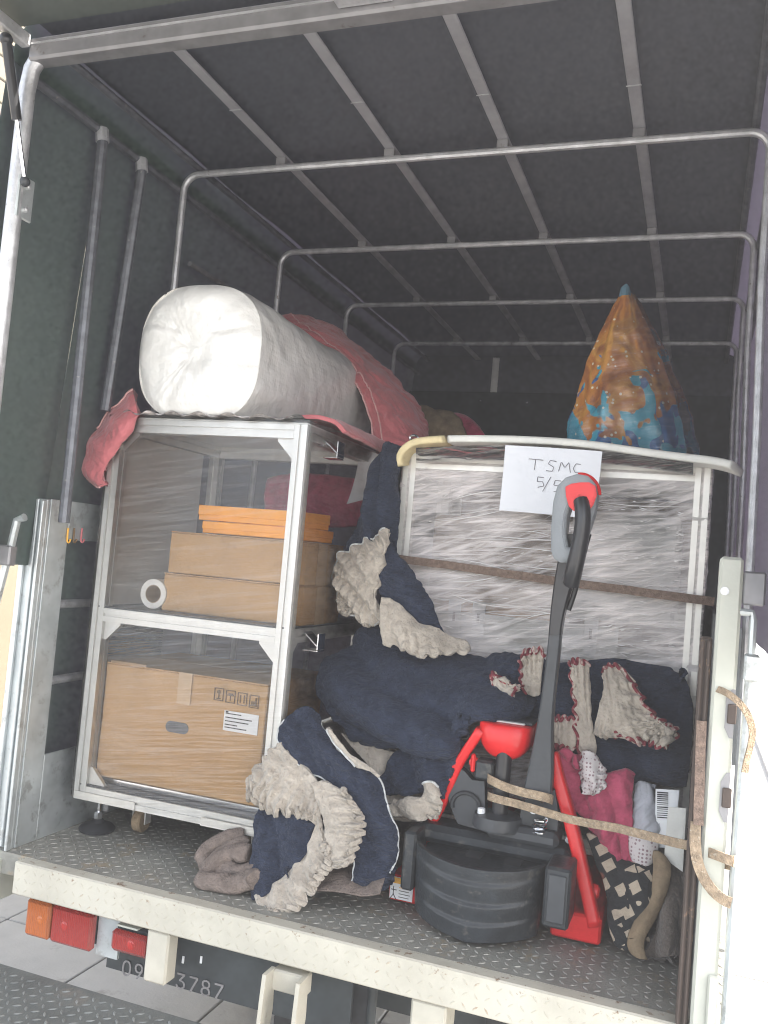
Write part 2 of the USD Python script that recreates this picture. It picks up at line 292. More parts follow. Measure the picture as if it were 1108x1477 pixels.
M['plaid'] = mat('cream_black_checked_blanket', {'g': ('geometry', {}), 'mp': ('mapping', {'rotation': (.35, .65, .35), 'scale': (1, 1, 1)}),
    'v': ('voronoi_texture', {'scale': 26, 'metric': 'chebychev', 'randomness': .55}), 'r': ('rgb_ramp', {'interpolate': False, 'ramp': [(0, (.50, .42, .32)), (.33, (.022, .024, .026)), (.62, (.42, .35, .27))]}),
    'v2': ('voronoi_texture', {'scale': 9, 'randomness': .9}), 'r2': ('rgb_ramp', {'ramp': [(.12, (1, 1, 1)), (.2, (0, 0, 0))]}), 'mx': ('mix', {'color2': (.55, .15, .09)}),
    'nb': ('noise_texture', {'scale': 120}), 'b': ('bump', {'strength': .5, 'distance': .01}), 'p': ('principled_bsdf', {'roughness': .9})},
    [('g.position', 'mp.vector'), ('mp.vector', 'v.vector'), ('v.distance', 'r.fac'), ('g.position', 'v2.vector'), ('v2.distance', 'r2.fac'), ('r2.color', 'mx.fac'), ('r.color', 'mx.color1'), ('mx.color', 'p.base_color'), ('g.position', 'nb.vector'), ('nb.fac', 'b.height'), ('b.normal', 'p.normal')])
M['dotted'] = mat('white_dotted_cloth', {'g': ('geometry', {}), 'v': ('voronoi_texture', {'scale': 105, 'randomness': .15}), 'r': ('rgb_ramp', {'ramp': [(.28, (.28, .20, .21)), (.36, (.58, .54, .53))]}),
    'p': ('principled_bsdf', {'roughness': .85})}, [('g.position', 'v.vector'), ('v.distance', 'r.fac'), ('r.color', 'p.base_color')])
# orange and teal printed cloth: a warm field with darker swirls above, teal and blue below, small pale stars everywhere
M['print'] = mat('orange_teal_printed_cloth', {'g': ('geometry', {}),
    'n': ('noise_texture', {'scale': 8.5, 'detail': 2.5, 'distortion': 1.2}), 'ro': ('rgb_ramp', {'ramp': [(.35, (.26, .085, .025)), (.48, (.42, .16, .03)), (.58, (.50, .25, .05)), (.7, (.24, .08, .025))]}),
    'n2': ('noise_texture', {'scale': 6, 'detail': 2, 'distortion': .8}), 'rt': ('rgb_ramp', {'interpolate': False, 'ramp': [(0, (.03, .10, .26)), (.42, (.045, .30, .40)), (.60, (.03, .12, .30))]}),
    'sx': ('separate_xyz', {}), 'h': ('map_range', {'from_min': 1.78, 'from_max': 1.26, 'to_min': .22, 'to_max': .80}), 'n3': ('noise_texture', {'scale': 8.0, 'detail': 2.5, 'distortion': 1.2}), 'sub': ('math', {'math_type': 'add'}), 'st': ('rgb_ramp', {'ramp': [(.545, (0, 0, 0)), (.555, (1, 1, 1))]}), 'hf': ('math', {'math_type': 'multiply', 'value2': .5}),
    'mx': ('mix', {}), 'v': ('voronoi_texture', {'scale': 36, 'randomness': 1}), 'rv': ('rgb_ramp', {'ramp': [(.13, (1, 1, 1)), (.18, (0, 0, 0))]}), 'mx2': ('mix', {'color2': (.62, .58, .45)}),
    'nf': ('noise_texture', {'scale': 60, 'detail': 3}), 'b': ('bump', {'strength': .2, 'distance': .01}), 'p': ('principled_bsdf', {'roughness': .55, 'coat_weight': .25, 'coat_roughness': .2})},
    [('g.position', 'n.vector'), ('n.fac', 'ro.fac'), ('g.position', 'n2.vector'), ('n2.fac', 'rt.fac'), ('g.position', 'sx.vector'), ('sx.z', 'h.value'), ('g.position', 'n3.vector'), ('h.result', 'sub.value1'), ('n3.fac', 'sub.value2'), ('sub.value', 'hf.value1'), ('hf.value', 'st.fac'),
     ('ro.color', 'mx.color1'), ('rt.color', 'mx.color2'), ('st.color', 'mx.fac'), ('g.position', 'v.vector'), ('v.distance', 'rv.fac'), ('rv.color', 'mx2.fac'), ('mx.color', 'mx2.color1'), ('mx2.color', 'p.base_color'), ('g.position', 'nf.vector'), ('nf.fac', 'b.height'), ('b.normal', 'p.normal')])
M['print_tip'] = simple('blue_cloth_tip', (.10, .20, .26), .6, 0, .2, 30)
def film(name, lo, hi, stretch, rot, scale=8, white=(.75, .75, .74), rough=.22, bstr=.6, thr=(.42, .75), gl=1.0, ior=1.45):
    """Thin plastic film: clear with a sheen, milky where its layers and creases pile up."""
    return mat(name, {'g': ('geometry', {}), 'mp': ('mapping', {'mapping_type': 'texture', 'rotation': rot, 'scale': tuple(1 / np.array(stretch, float))}), 'n': ('noise_texture', {'scale': scale, 'detail': 4, 'roughness': .68, 'distortion': .3}),
        'r': ('rgb_ramp', {'ramp': [(thr[0], (lo,) * 3), (thr[1], (hi,) * 3)]}), 'nb': ('noise_texture', {'scale': scale * 1.3, 'detail': 2, 'roughness': .6, 'distortion': .3}), 'b': ('bump', {'strength': bstr, 'distance': .03}),
        'f': ('fresnel', {'IOR': ior}), 't': ('transparent_bsdf', {'color': (.97, .97, .97)}), 'gl': ('glossy_bsdf', {'roughness': rough, 'color': (gl,) * 3}), 'pane': ('mix_closure', {}),
        'd': ('principled_bsdf', {'base_color': white, 'roughness': rough, 'ior': ior}), 'm': ('mix_closure', {})},
        [('g.position', 'mp.vector'), ('mp.vector', 'n.vector'), ('n.fac', 'r.fac'), ('mp.vector', 'nb.vector'), ('nb.fac', 'b.height'), ('b.normal', 'gl.normal'), ('b.normal', 'd.normal'), ('b.normal', 'f.normal') if False else ('f.fac', 'pane.fac'),
         ('t.BSDF', 'pane.closure1'), ('gl.BSDF', 'pane.closure2'), ('pane.closure', 'm.closure1'), ('d.BSDF', 'm.closure2'), ('r.color', 'm.fac')], 'm.closure')
M['film'] = film('clear_stretch_film', .012, .10, (1.2, 1.2, 24), (.0, -.15, .0), 3.0, rough=.16, bstr=.2, thr=(.50, .82), ior=1.55)
def crossed_film(name):
    def streak(k, rot, sc, st): return {f'mp{k}': ('mapping', {'mapping_type': 'texture', 'rotation': rot, 'scale': tuple(1 / np.array(st, float))}), f'n{k}': ('noise_texture', {'scale': sc, 'detail': 3, 'roughness': .6, 'distortion': .5})}
    nodes = {'g': ('geometry', {}), **streak(1, (0, -.40, 0), 3.2, (1.5, 1.5, 20)), **streak(2, (0, -.10, 0), 4.0, (1.8, 1.8, 28)),
        'big': ('noise_texture', {'scale': 5.5, 'detail': 3}), 'mxs': ('math', {'math_type': 'maximum'}), 'rs': ('map_range', {'from_min': .47, 'from_max': .68, 'to_min': .0, 'to_max': .46, 'clamp': True}),
        'rb': ('map_range', {'from_min': .36, 'from_max': .66, 'to_min': .03, 'to_max': .44, 'clamp': True}), 'fa': ('math', {'math_type': 'add', 'use_clamp': True}), 'cap': ('math', {'math_type': 'minimum', 'value2': .93}),
        'hb': ('math', {'math_type': 'add'}), 'b': ('bump', {'strength': 1.0, 'distance': .04}), 'bd': ('bump', {'strength': .6, 'distance': .012}), 'f': ('fresnel', {'IOR': 2.7}), 't': ('transparent_bsdf', {}), 'gl': ('glossy_bsdf', {'roughness': .10}), 'pane': ('mix_closure', {}),
        'd': ('principled_bsdf', {'base_color': (.84, .765, .735), 'roughness': .3, 'ior': 1.5, 'coat_weight': 1.0, 'coat_ior': 2.0, 'coat_roughness': .08}), 'm': ('mix_closure', {})}
    links = [('g.position', 'mp1.vector'), ('g.position', 'mp2.vector'), ('mp1.vector', 'n1.vector'), ('mp2.vector', 'n2.vector'), ('g.position', 'big.vector'), ('n1.fac', 'mxs.value1'), ('n2.fac', 'mxs.value2'), ('mxs.value', 'rs.value'), ('big.fac', 'rb.value'),
        ('rs.result', 'fa.value1'), ('rb.result', 'fa.value2'), ('fa.value', 'cap.value1'), ('n1.fac', 'hb.value1'), ('n2.fac', 'hb.value2'), ('hb.value', 'b.height'), ('hb.value', 'bd.height'), ('b.normal', 'gl.normal'), ('bd.normal', 'd.normal'), ('b.normal', 'd.coat_normal'), ('f.fac', 'pane.fac'),
        ('t.BSDF', 'pane.closure1'), ('gl.BSDF', 'pane.closure2'), ('pane.closure', 'm.closure1'), ('d.BSDF', 'm.closure2'), ('cap.value', 'm.fac')]
    return mat(name, nodes, links, 'm.closure')
M['film_heavy'] = crossed_film('layered_stretch_film')
M['film_crease'] = simple('gathered_film_crease', (.80, .77, .75), .10, 0, .03, spec=1.0, extra={'coat_weight': 1.0, 'coat_roughness': .05})
M['film_bundle'] = film('clear_bag_film', .02, .5, (9, 9, 3), (0, .1, 0), 3, white=(.22, .24, .30), bstr=.5)
M['bubble'] = mat('bubble_wrap', {'g': ('geometry', {}), 'v': ('voronoi_texture', {'scale': 75, 'randomness': .35}), 'n': ('noise_texture', {'scale': 12, 'detail': 5}), 'ad': ('math', {'math_type': 'multiply_add', 'value2': -.05}), 'b': ('bump', {'strength': .4, 'distance': .03}),
    'r': ('rgb_ramp', {'ramp': [(.3, (.68, .66, .62)), (.7, (.78, .765, .73))]}), 'p': ('principled_bsdf', {'roughness': .3, 'coat_weight': .35, 'coat_roughness': .2, 'ior': 1.5})},
    [('g.position', 'v.vector'), ('g.position', 'n.vector'), ('v.distance', 'ad.value1'), ('n.fac', 'ad.value3'), ('ad.value', 'b.height'), ('b.normal', 'p.normal'), ('b.normal', 'p.coat_normal'), ('n.fac', 'r.fac'), ('r.color', 'p.base_color')])
def lens(name, c, e): return mat(name, {'g': ('geometry', {}), 'w': ('wave_texture', {'scale': 55, 'bands_direction': 'x'}), 'b': ('bump', {'strength': .4, 'distance': .005}), 'p': ('principled_bsdf', {'base_color': c, 'roughness': .22, 'coat_weight': .5, 'emission_color': c, 'emission_strength': e})},
    [('g.position', 'w.vector'), ('w.fac', 'b.height'), ('b.normal', 'p.normal')])
M['lens_red'] = lens('red_lens', (.24, .018, .014), 0); M['lens_amber'] = lens('amber_lens', (.34, .085, .016), 0)
M['bulb_red'] = lens('lit_red_lens', (.34, .022, .018), .02); M['bulb_amber'] = lens('lit_amber_lens', (.42, .11, .02), .02)

# ------------------------------------------------------------------ ground, building
GZ = -0.86
gr = structure('ground')
part(gr, 'base', box((-120, -120, GZ - .3), (120, 120, GZ - .034)), M['ground'], False)
for i in range(13):
    for j in range(9):
        x0, y0 = -6.3 + i * .6 + .05, -.2 + j * .6
        dz = rng.uniform(-.002, .002)
        part(gr, 'paving_slab', box((x0 + .004, y0 + .004, GZ - .05), (x0 + .596, y0 + .596, GZ + dz), .004), M['slab'], False)
part(gr, 'apron', box((1.56, -40, GZ - .05), (60, 60, GZ)), M['slab'], False)
bd = thing('building', 'cream building wall with clad upper boards seen past the tarpaulin edge', 'building')
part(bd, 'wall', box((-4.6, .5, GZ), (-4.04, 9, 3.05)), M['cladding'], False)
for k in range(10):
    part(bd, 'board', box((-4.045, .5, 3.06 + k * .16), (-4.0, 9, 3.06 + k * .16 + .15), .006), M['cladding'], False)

# ------------------------------------------------------------------ truck
H, S = 2.1227, 0.7252
tr = thing('truck', 'canvas covered delivery truck with open rear, cream sill and steel hoops', 'truck')
YB, YE = 0.307, 3.42
part(tr, 'bed', box((-1.02, YB + .003, -.06), (.93, YE, 0)), M['dark_plate'], False)
def lugs(x0, x1, y0, y1, plane='z', h=0.0, pitch=.026, seed=3, L=.021, W=.0058, T=.0016):
    r = np.random.default_rng(seed); vs, fs, n = [], [], 0
    pr_ = np.array([(-.5, 0), (-.2, -.5), (.2, -.5), (.5, 0), (.2, .5), (-.2, .5)]) * [L, W]
    for i in range(int((x1 - x0) / pitch)):
        for j in range(int((y1 - y0) / pitch)):
            a = math.radians(38 if (i + j) % 2 else -52) ; c, s = math.cos(a), math.sin(a)
            o = pr_ @ np.array([[c, s], [-s, c]]) + [x0 + (i + .5) * pitch, y0 + (j + .5) * pitch]
            t = (pr_ * .6) @ np.array([[c, s], [-s, c]]) + [x0 + (i + .5) * pitch, y0 + (j + .5) * pitch]
            v = np.vstack([np.c_[o, np.zeros(6)], np.c_[t, np.full(6, T)]]); k = np.arange(6); l = (k + 1) % 6
            f = np.vstack([np.stack([k, l, l + 6], 1), np.stack([k, l + 6, k + 6], 1), [[6, 7, 8], [6, 8, 9], [6, 9, 10], [6, 10, 11]]])
            vs.append(v); fs.append(f + n); n += 12
    v = np.vstack(vs); f = np.vstack(fs)
    if plane == 'z': v = v + [0, 0, h]
    else: v = np.stack([v[:, 0], h - v[:, 2], v[:, 1]], 1)
    return trimesh.Trimesh(v, f, process=False)
part(tr, 'bed_edge', box((-1.12, .975, -.06), (-1.0205, YE, -.002)), M['dark_plate'], False)
part(tr, 'bed_tread', lugs(-1.01, .92, YB + .012, 1.3), M['lug'], False, kind='stuff')
# sill: cream pressed beam with a thin lip over the bed edge
part(tr, 'rear_sill', box((-.905, YB - .045, -.085), (.86, YB, .0025), .004), M['cream'], False)
part(tr, 'sill_tread', lugs(-.90, .85, -.083, .0, 'y', YB - .045, L=.018, W=.004, T=.0007), M['cream_rust'], False, kind='stuff')
part(tr, 'sill_step', box((-1.06, YB - .02, -.14), (-.99, YB + .3, -.02), .004), M['white_paint'], False)
def sill_post(x0, x1, zb, ydep=.05):
    return part(tr, 'sill_post', box((x0, YB - .040, zb), (x1, YB + ydep, -.0855), .005), M['cream'], False)
sill_post(P(213, 1335, y=YB - .04)[0], P(245, 1340, y=YB - .04)[0], -.215, .01); sill_post(.238, .322, -.32)
# hinge bracket: a forked, rounded plate pair with a pin
hb = part(tr, 'hinge_bracket', box((-.112, YB - .043, -.15), (-.022, YB - .005, -.1), .004), M['cream'], False)
for x0 in (-.118, -.030):
    sh = [(0, 0), (.05, 0), (.055, -.10), (.04, -.17), (.018, -.185), (-.012, -.15), (-.006, -.06)]
    me = prism(sh, 0, .010); me.apply_transform(np.array([[0, 0, 1, x0], [1, 0, 0, YB - .085], [0, 1, 0, -.098], [0, 0, 0, 1.]])); part(hb, 'cheek', me, M['cream'], False)
part(hb, 'hinge_pin', tube([(-.12, YB - .07, -.235), (-.015, YB - .07, -.235)], .016, 12), M['steel'])
# rear lamp cluster and small lamp
def lx(px, py): return P(px, py, y=YB - .022)
A0, A1, A2, A3 = lx(38, 1297), lx(73, 1310), lx(133, 1335), lx(137, 1372)
zt, zb = lx(100, 1312)[2], lx(70, 1359)[2]
lm = part(tr, 'rear_lamp', box((A0[0] + .002, YB + .005, zb + .01), (A2[0], YB + .06, zt + .012), .008), M['dark'], False)
part(lm, 'amber_lens', box((A0[0], YB - .022, zb), (A1[0], YB + .004, zt), .008), M['lens_amber'], False)
part(lm, 'red_lens', box((A1[0] + .002, YB - .022, zb), (A2[0], YB + .004, zt), .008), M['lens_red'], False)
for cx_, cz_, w_, mm in (((A0[0] + A1[0]) / 2 + .01, zb + .05, .011, 'bulb_amber'), ((A1[0] + A2[0]) / 2 - .02, zb + .052, .012, 'bulb_red')):
    part(lm, 'lit_bulb_area', xf(trimesh.creation.icosphere(2, 1).apply_scale([w_, .004, w_]), loc=(cx_, YB - .0205, cz_)), M[mm])
part(tr, 'lamp_backing', box((A2[0] + .002, YB + .002, zb - .01), (lx(164, 1360)[0] - .002, YB + .012, zt + .012)), M['galv'], False)
m0, m1 = lx(160, 1340), lx(213, 1385)
mt, mb = lx(185, 1346)[2], lx(175, 1376)[2]
l2 = part(tr, 'marker_lamp', box((m0[0], YB, mb), (m1[0], YB + .04, mt + .008), .006), M['dark'], False)
part(l2, 'red_lens', box((m0[0], YB - .024, mb), (m1[0], YB - .001, mt), .010), M['lens_red'], False)
part(l2, 'lit_bulb_area', xf(trimesh.creation.icosphere(2, 1).apply_scale([.013, .004, .013]), loc=((m0[0] + m1[0]) / 2 + .006, YB - .0225, (mb + mt) / 2)), M['bulb_red'])
b0_, b1_ = lx(172, 1325), lx(200, 1342)
part(tr, 'lamp_bracket', box((b0_[0], YB - .028, b1_[2]), (b1_[0], YB - .002, -.099)), M['white_paint'], False)
# number panel under the bed, with white digits
npn = part(tr, 'number_panel', box((lx(128, 1380)[0], YB + .06, -.262), (.06, YB + .07, -.105)), M['dark'], False)
def lettering(text, h, origin, mat_, parent, name='digit', shear=0):
    for i, ch in enumerate(text):
        if ch == ' ': continue
        w = sum(meshkit.text_mesh(c, h).bounds[1][0] + h * .16 if c != ' ' else h * .5 for c in text[:i])
        t = meshkit.text_mesh(ch, h, .002); t.apply_transform(np.array([[1, 0, 0, 0], [0, 0, -1, 0], [0, 1, 0, 0], [0, 0, 0, 1.]])); t.apply_translation(np.array(origin) + [w, 0, 0])
        part(parent, name, t, mat_, False)
yn = YB + .0575
a = P(174, 1405, y=yn); lettering('09', .040, a, M['dull_steel'], npn)
a = P(252, 1424, y=yn); lettering('3787', .040, a, M['dull_steel'], npn)
for px_ in (264, 290): part(npn, 'plate_screw', box(P(px_, 1383, y=yn) - [.003, 0, .012], P(px_, 1383, y=yn) + [.003, .002, .006]), M['label_white'], False)
# underside: cross member, chassis rails, axle, wheels
part(tr, 'cross_member', box((-.80, YB + .30, -.30), (.80, YB + .38, -.07)), M['dark'], False)
for x0 in (-.42, .34): part(tr, 'chassis_rail', box((x0, YB + .45, -.30), (x0 + .07, YE + 1.5, -.16)), M['dark'], False)
part(tr, 'axle', tube([(-.75, 1.6, -.52), (.75, 1.6, -.52)], .06, 12), M['dark'])
for x0 in (-.78, .56):
    w = part(tr, 'wheel', lathe([(.20, -.11), (.30, -.12), (.345, -.09), (.355, 0), (.345, .09), (.30, .12), (.20, .11)], 32, 'x', (x0 + .1, 1.6, -.50)), M['rubber'])
    part(w, 'rim', lathe([(.05, -.06), (.19, -.09), (.205, -.10), (.205, .10), (.19, .09), (.05, .06)], 24, 'x', (x0 + .1, 1.6, -.50)), M['dull_steel'])
part(tr, 'mud_flap', box((-.16, YB + .10, -.62), (.09, YB + .115, -.12)), M['rubber'], False)
part(tr, 'mud_flap', box((.36, YB + .24, -.60), (.78, YB + .255, -.12)), M['rubber'], False)
part(tr, 'tow_pin', lathe([(.012, 0), (.012, .12), (.03, .125), (.03, .15)], 12, 'z', (.10, YB + .1, -.27)), M['dark'])
# tail lift platform, lowered a little below the bed
PZ = -.178
M['platform_plate'] = simple('greenish_dark_plate', (.105, .115, .112), .55, .1, .25, 6, dirt=(.15, .145, .13), dirt_at=.58, bump=.2, bscale=120)
M['platform_lug'] = simple('dark_tread', (.17, .18, .175), .5, .1, .3, 20)
tp = part(tr, 'lift_platform', box((-1.25, -1.55, PZ - .04), (.95, .105, PZ), .004), M['platform_plate'], False)
part(tp, 'platform_tread', lugs(-1.24, .94, -.75, .10, 'z', PZ, seed=9), M['platform_lug'], False, kind='stuff')
# hoops
def hoop_path(y, hw, h, r, zb, n=8):
    L = [(-hw - .058, y, zb), (-hw - .03, y, 1.30), (-hw, y, 1.72)]
    for a in np.linspace(180, 90, n): L.append((-hw + r + r * math.cos(math.radians(a)), y, h - r + r * math.sin(math.radians(a))))
    for a in np.linspace(90, 0, n): L.append((hw - r + r * math.cos(math.radians(a)), y, h - r + r * math.sin(math.radians(a))))
    L += [(hw, y, 1.72), (hw + .012, y, 1.30), (hw + .025, y, zb)]; return np.array(L)
for k in range(1, 5):
    part(tr, 'roof_hoop', tube(hoop_path(k * S, .9, H, .055, .02), .0112, 10, (0, 1, 0)), M['steel'])
part(tr, 'rear_post', tube(np.array([(-.9, 0, .85), (-.9, 0, 1.8), (-.9, 0, 2.02), (-.892, 0, 2.075), (-.872, 0, 2.105)]), .021, 12, (0, 1, 0)), M['steel'])
part(tr, 'rear_post', tube(np.array([(.938, 0, .95), (.938, 0, 1.8), (.936, 0, 2.02), (.92, 0, 2.075), (.89, 0, 2.105)]), .021, 12, (0, 1, 0)), M['steel'])
hd = part(tr, 'rear_header', box((-.885, -.028, 2.085), (.885, .022, 2.143), .006), M['dull_steel'], False)
part(hd, 'header_lip', box((-.88, -.031, 2.122), (.88, -.0285, 2.127)), M['steel'], False)
# longitudinal rails and flat roof slats
for sx in (-1, 1):
    part(tr, 'roof_rail', tube([(sx * .862, .02, 2.152), (sx * .862, YE, 2.152)], .011, 8), M['dark_tube'])
    part(tr, 'wall_rail', tube([(sx * .918, .02, 2.072), (sx * .918, YE, 2.072)], .013, 8), M['dark_tube'])
    part(tr, 'wall_rail', tube([(sx * .918, 2 * S - .62, 1.86), (sx * .918, YE, 1.86)], .010, 8), M['dull_steel'])
for x0 in (-.546, -.177, .175, .56):
    sl = part(tr, 'roof_slat', box((x0 - .0165, .02, 2.158), (x0 + .0165, YE, 2.166), .002), M['slat'], False)
    for k in range(1, 5):
        part(sl, 'slat_clip', box((x0 - .0170, k * S - .006, 2.132), (x0 + .0170, k * S + .006, 2.1575), .002), M['dull_steel'], False)
    part(sl, 'joint_seam', box((x0 - .0195, .46 + .07 * x0, 2.1562), (x0 + .0195, .463 + .07 * x0, 2.158)), M['steel'], False)
# left wall uprights (stakes)
for yy, zb in ((.31, .93), (.502, 1.285)):
    st = part(tr, 'wall_stake', tube([(-.9 if yy < .4 else -.949, yy, zb), (-.905, yy, 2.05)], .016, 10), M['dark_tube'])
    part(st, 'stake_tip', tube([(-.905, yy, 2.035), (-.912, yy, 2.075)], .019, 8), M['steel'])
# tarpaulin: one wavy skin over roof and walls, cut at the rear
def wave(v, amp, f=2.2, seed=0): return amp * (fbm(v * f + seed) - .5) * 2
def canvas_sheet(pts_fn, na, nb, amp, t=.003, seed=0, inward=(0, 0, 0)):
    A, B = np.meshgrid(np.linspace(0, 1, na), np.linspace(0, 1, nb), indexing='ij')
    Sx = pts_fn(A, B); n = normals(Sx); Sx = Sx + n * wave(Sx, amp, seed=seed)[..., None]
    return sheet(Sx, t)
def roof_fn(A, B):
    x = -.872 + 1.744 * A; y = -.02 + (YE + .04) * B
    return np.stack([x, y, 2.186 - .006 * np.abs(np.sin(np.pi * y / S)) ** 2 + 0 * x], -1)
part(tr, 'roof_tarpaulin', canvas_sheet(roof_fn, 50, 90, .010), M['roof_canvas'], True)
def edge_fn(sx):
    def fn(A, B):
        a = -.18 + A * (np.pi / 2 + .18); y = -.02 + (YE + .04) * B
        return np.stack([sx * (.86 + .078 * np.sin(a)), y, 2.108 + .086 * np.cos(a) - .012 * (A > .999)], -1)
    return fn
def wall_fn(sx, y0, y1, zb, xb):
    def fn(A, B):
        z = 2.135 + (zb - 2.135) * A; y = y0 + (y1 - y0) * B; w = (2.135 - z) / 2.135
        return np.stack([sx * (.943 + (xb - .943) * w), y, z + 0 * y], -1)
    return fn
for sx, xb in ((-1, 1.075), (1, .965)):
    part(tr, 'tarpaulin_edge', canvas_sheet(edge_fn(sx), 8, 90, .0015), M['canvas' if sx < 0 else 'canvas'], True)
    part(tr, 'wall_tarpaulin', canvas_sheet(wall_fn(sx, .36, YE, .01 if sx < 0 else .76, xb), 50, 90, .010, seed=2), M['canvas'], True)
    part(tr, 'wall_tarpaulin', canvas_sheet(wall_fn(sx, -.02, .358, .80 if sx < 0 else .78, xb), 30, 20, .004, seed=2), M['canvas'], True)
# front wall: tarpaulin above, riveted dark board below, one pale strip
fw_fn = lambda A, B: np.stack([-.965 + 1.93 * A, 3.415 + 0 * A, 1.95 + .26 * B], -1)
part(tr, 'front_tarpaulin', canvas_sheet(fw_fn, 40, 12, .004), M['roof_canvas'], True)
fb = part(tr, 'front_board', box((-1.12, 3.38, -.02), (1.05, 3.40, 1.955), .005), M['dark'], False)
for x0, z0 in ((-.50, 1.90), (-.22, 1.895), (.56, 1.86)):
    part(fb, 'rivet', xf(trimesh.creation.icosphere(1, .011), loc=(x0, 3.378, z0)), M['chrome'])
part(tr, 'front_strip', box((-.452, 3.405, 1.956), (-.412, 3.412, 2.17)), M['alu'], False)
# raised rear flap with its tube frame, hinged on the header
fl = part(tr, 'rear_flap', canvas_sheet(lambda A, B: np.stack([-.93 + 1.86 * A, -.035 - 1.0 * B, 2.17 + .02 * B], -1), 40, 24, .007, seed=5), M['flap_canvas'], True)
part(fl, 'flap_rail', box((-.90, -1.02, 2.112), (-.872, -.032, 2.146), .004), M['steel'], False)
part(fl, 'flap_rail', box((.872, -1.02, 2.112), (.90, -.032, 2.146), .004), M['steel'], False)
part(fl, 'flap_rail', box((-.035, -1.02, 2.118), (.0, -.032, 2.148), .004), M['dull_steel'], False)
part(fl, 'flap_rail', box((-.90, -1.05, 2.112), (.90, -1.02, 2.146), .004), M['steel'], False)
part(fl, 'hinge_block', box((-.03, -.075, 2.10), (.10, -.03, 2.118), .003), M['steel'], False)
# gas strut from the flap rail to the left post
s0, s1 = np.array([-.885, -.10, 2.095]), P(36, 262, x=-.874)
gs = part(tr, 'gas_strut', tube([s0, s0 + .56 * (s1 - s0)], .0125, 12), M['gloss_black'])
part(gs, 'piston_rod', tube([s0 + .56 * (s1 - s0), s1], .0055, 8), M['chrome'])
part(gs, 'ball_joint', xf(trimesh.creation.icosphere(2, .016), loc=s0), M['gloss_black'])
part(gs, 'ball_joint', xf(trimesh.creation.icosphere(2, .013), loc=s1), M['charcoal'])
b0 = P(33, 285, x=-.884)
sp = part(tr, 'strut_plate', box(b0 - [.004, .022, .055], b0 + [.004, .034, .055], .003), M['galv'], False)
for dz in (-.03, .03): part(sp, 'bolt', lathe([(.007, 0), (.007, .008), (.004, .01)], 8, 'x', b0 + [.004, .006, dz]), M['steel'])
# left lift column: galvanised channel with a side plate and its window
GX = -.98
lc = part(tr, 'lift_column', box((-1.042, .33, -.0), (GX - .002, .345, .995), .003), M['galv'], False)
part(lc, 'column_flange', box((-1.052, .318, -.0), (-1.036, .3295, .992), .002), M['galv'], False)
part(lc, 'column_flange', box((-1.016, .322, .004), (-1.006, .3295, .994), .002), M['galv'], False)
part(lc, 'column_flange', box((-.988, .31, 0), (GX + .001, .3295, .99), .002), M['galv'], False)
for lo, hi in (((GX - .006, .3455, 0), (GX, .43, .996)), ((GX - .006, .4305, .882), (GX, .95, .997)), ((GX - .006, .4305, .0), (GX, .95, .248)), ((GX - .006, .86, .2485), (GX, .95, .8815))):
    part(lc, 'side_plate', box(lo, hi, .001), M['galv'], False)
for zz in (.455, .685): part(lc, 'window_rail', tube([(-1.02, .40, zz), (-1.02, .95, zz + .006)], .013, 10), M['steel'])
part(lc, 'guide_post', box((-1.062, .35, -.02), (-1.045, .40, .62), .003), M['cream'], False)
lk = part(tr, 'side_latch', tube([(-1.06, .20, .40), (-1.005, .20, .70), (-.975, .20, .86), (-.965, .20, .925), (-.94, .20, .935)], .011, 8), M['galv'])
part(lk, 'latch_block', box((-1.03, .185, .80), (-.965, .215, .855), .004), M['dull_steel'], False)
# right lift column, side board, rod
rc = part(tr, 'lift_column', box((.833, .245, -.09), (.880, .275, .972), .006), M['white_paint'], False)
part(rc, 'column_web', box((.8335, .276, -.09), (.842, .35, .965), .003), M['white_paint'], False)
for z0, z1 in ((.60, .70), (.43, .53)):
    pk = prism([(.862, z0 + .02), (.872, z0), (.8795, z0), (.8795, z1), (.872, z1), (.862, z1 - .02)], 0, .0015); pk.apply_transform(np.array([[1, 0, 0, 0], [0, 0, -1, .2448], [0, 1, 0, 0], [0, 0, 0, 1.]])); part(rc, 'lock_pocket', pk, M['dull_steel'], False)
    part(rc, 'lock_tongue', box((.866, .238, z0 + .03), (.884, .2425, z1 - .03), .002), M['brown_board'], False)
part(rc, 'bolt', lathe([(.009, 0), (.009, .006), (.004, .008)], 10, 'y', (.846, .243, .90)), M['steel'])
for z0 in (.905,): part(rc, 'rod_bracket', box((.8805, .25, z0 - .03), (.925, .27, z0 + .04), .004), M['dull_steel'], False)
part(rc, 'rod_bracket', tube([(.878, .255, .86), (.902, .255, .86), (.905, .255, .845), (.905, .255, .76)], .008, 8), M['galv'])
part(rc, 'rod_bracket', box((.892, .235, .72), (.922, .272, .775), .004), M['galv'], False)
part(rc, 'long_rod', tube([(.906, .254, .76), (.902, .25, .4), (.899, .245, -.30)], .0105, 10), M['galv'])
part(rc, 'lower_stop', box((.862, .236, -.09), (.882, .2445, .125), .004), M['white_paint'], False)
sb = part(tr, 'side_board', box((.805, .262, .0), (.829, .295, .80), .004), M['brown_board'], False)
for x0 in (.8055, .8185): part(sb, 'edge_strip', box((x0, .2535, .005), (x0 + .009, .2615, .795), .003), M['brown_board'], False)
part(sb, 'board_face', box((.835, .352, 0), (.860, 3.375, .84), .004), M['dark'], False)

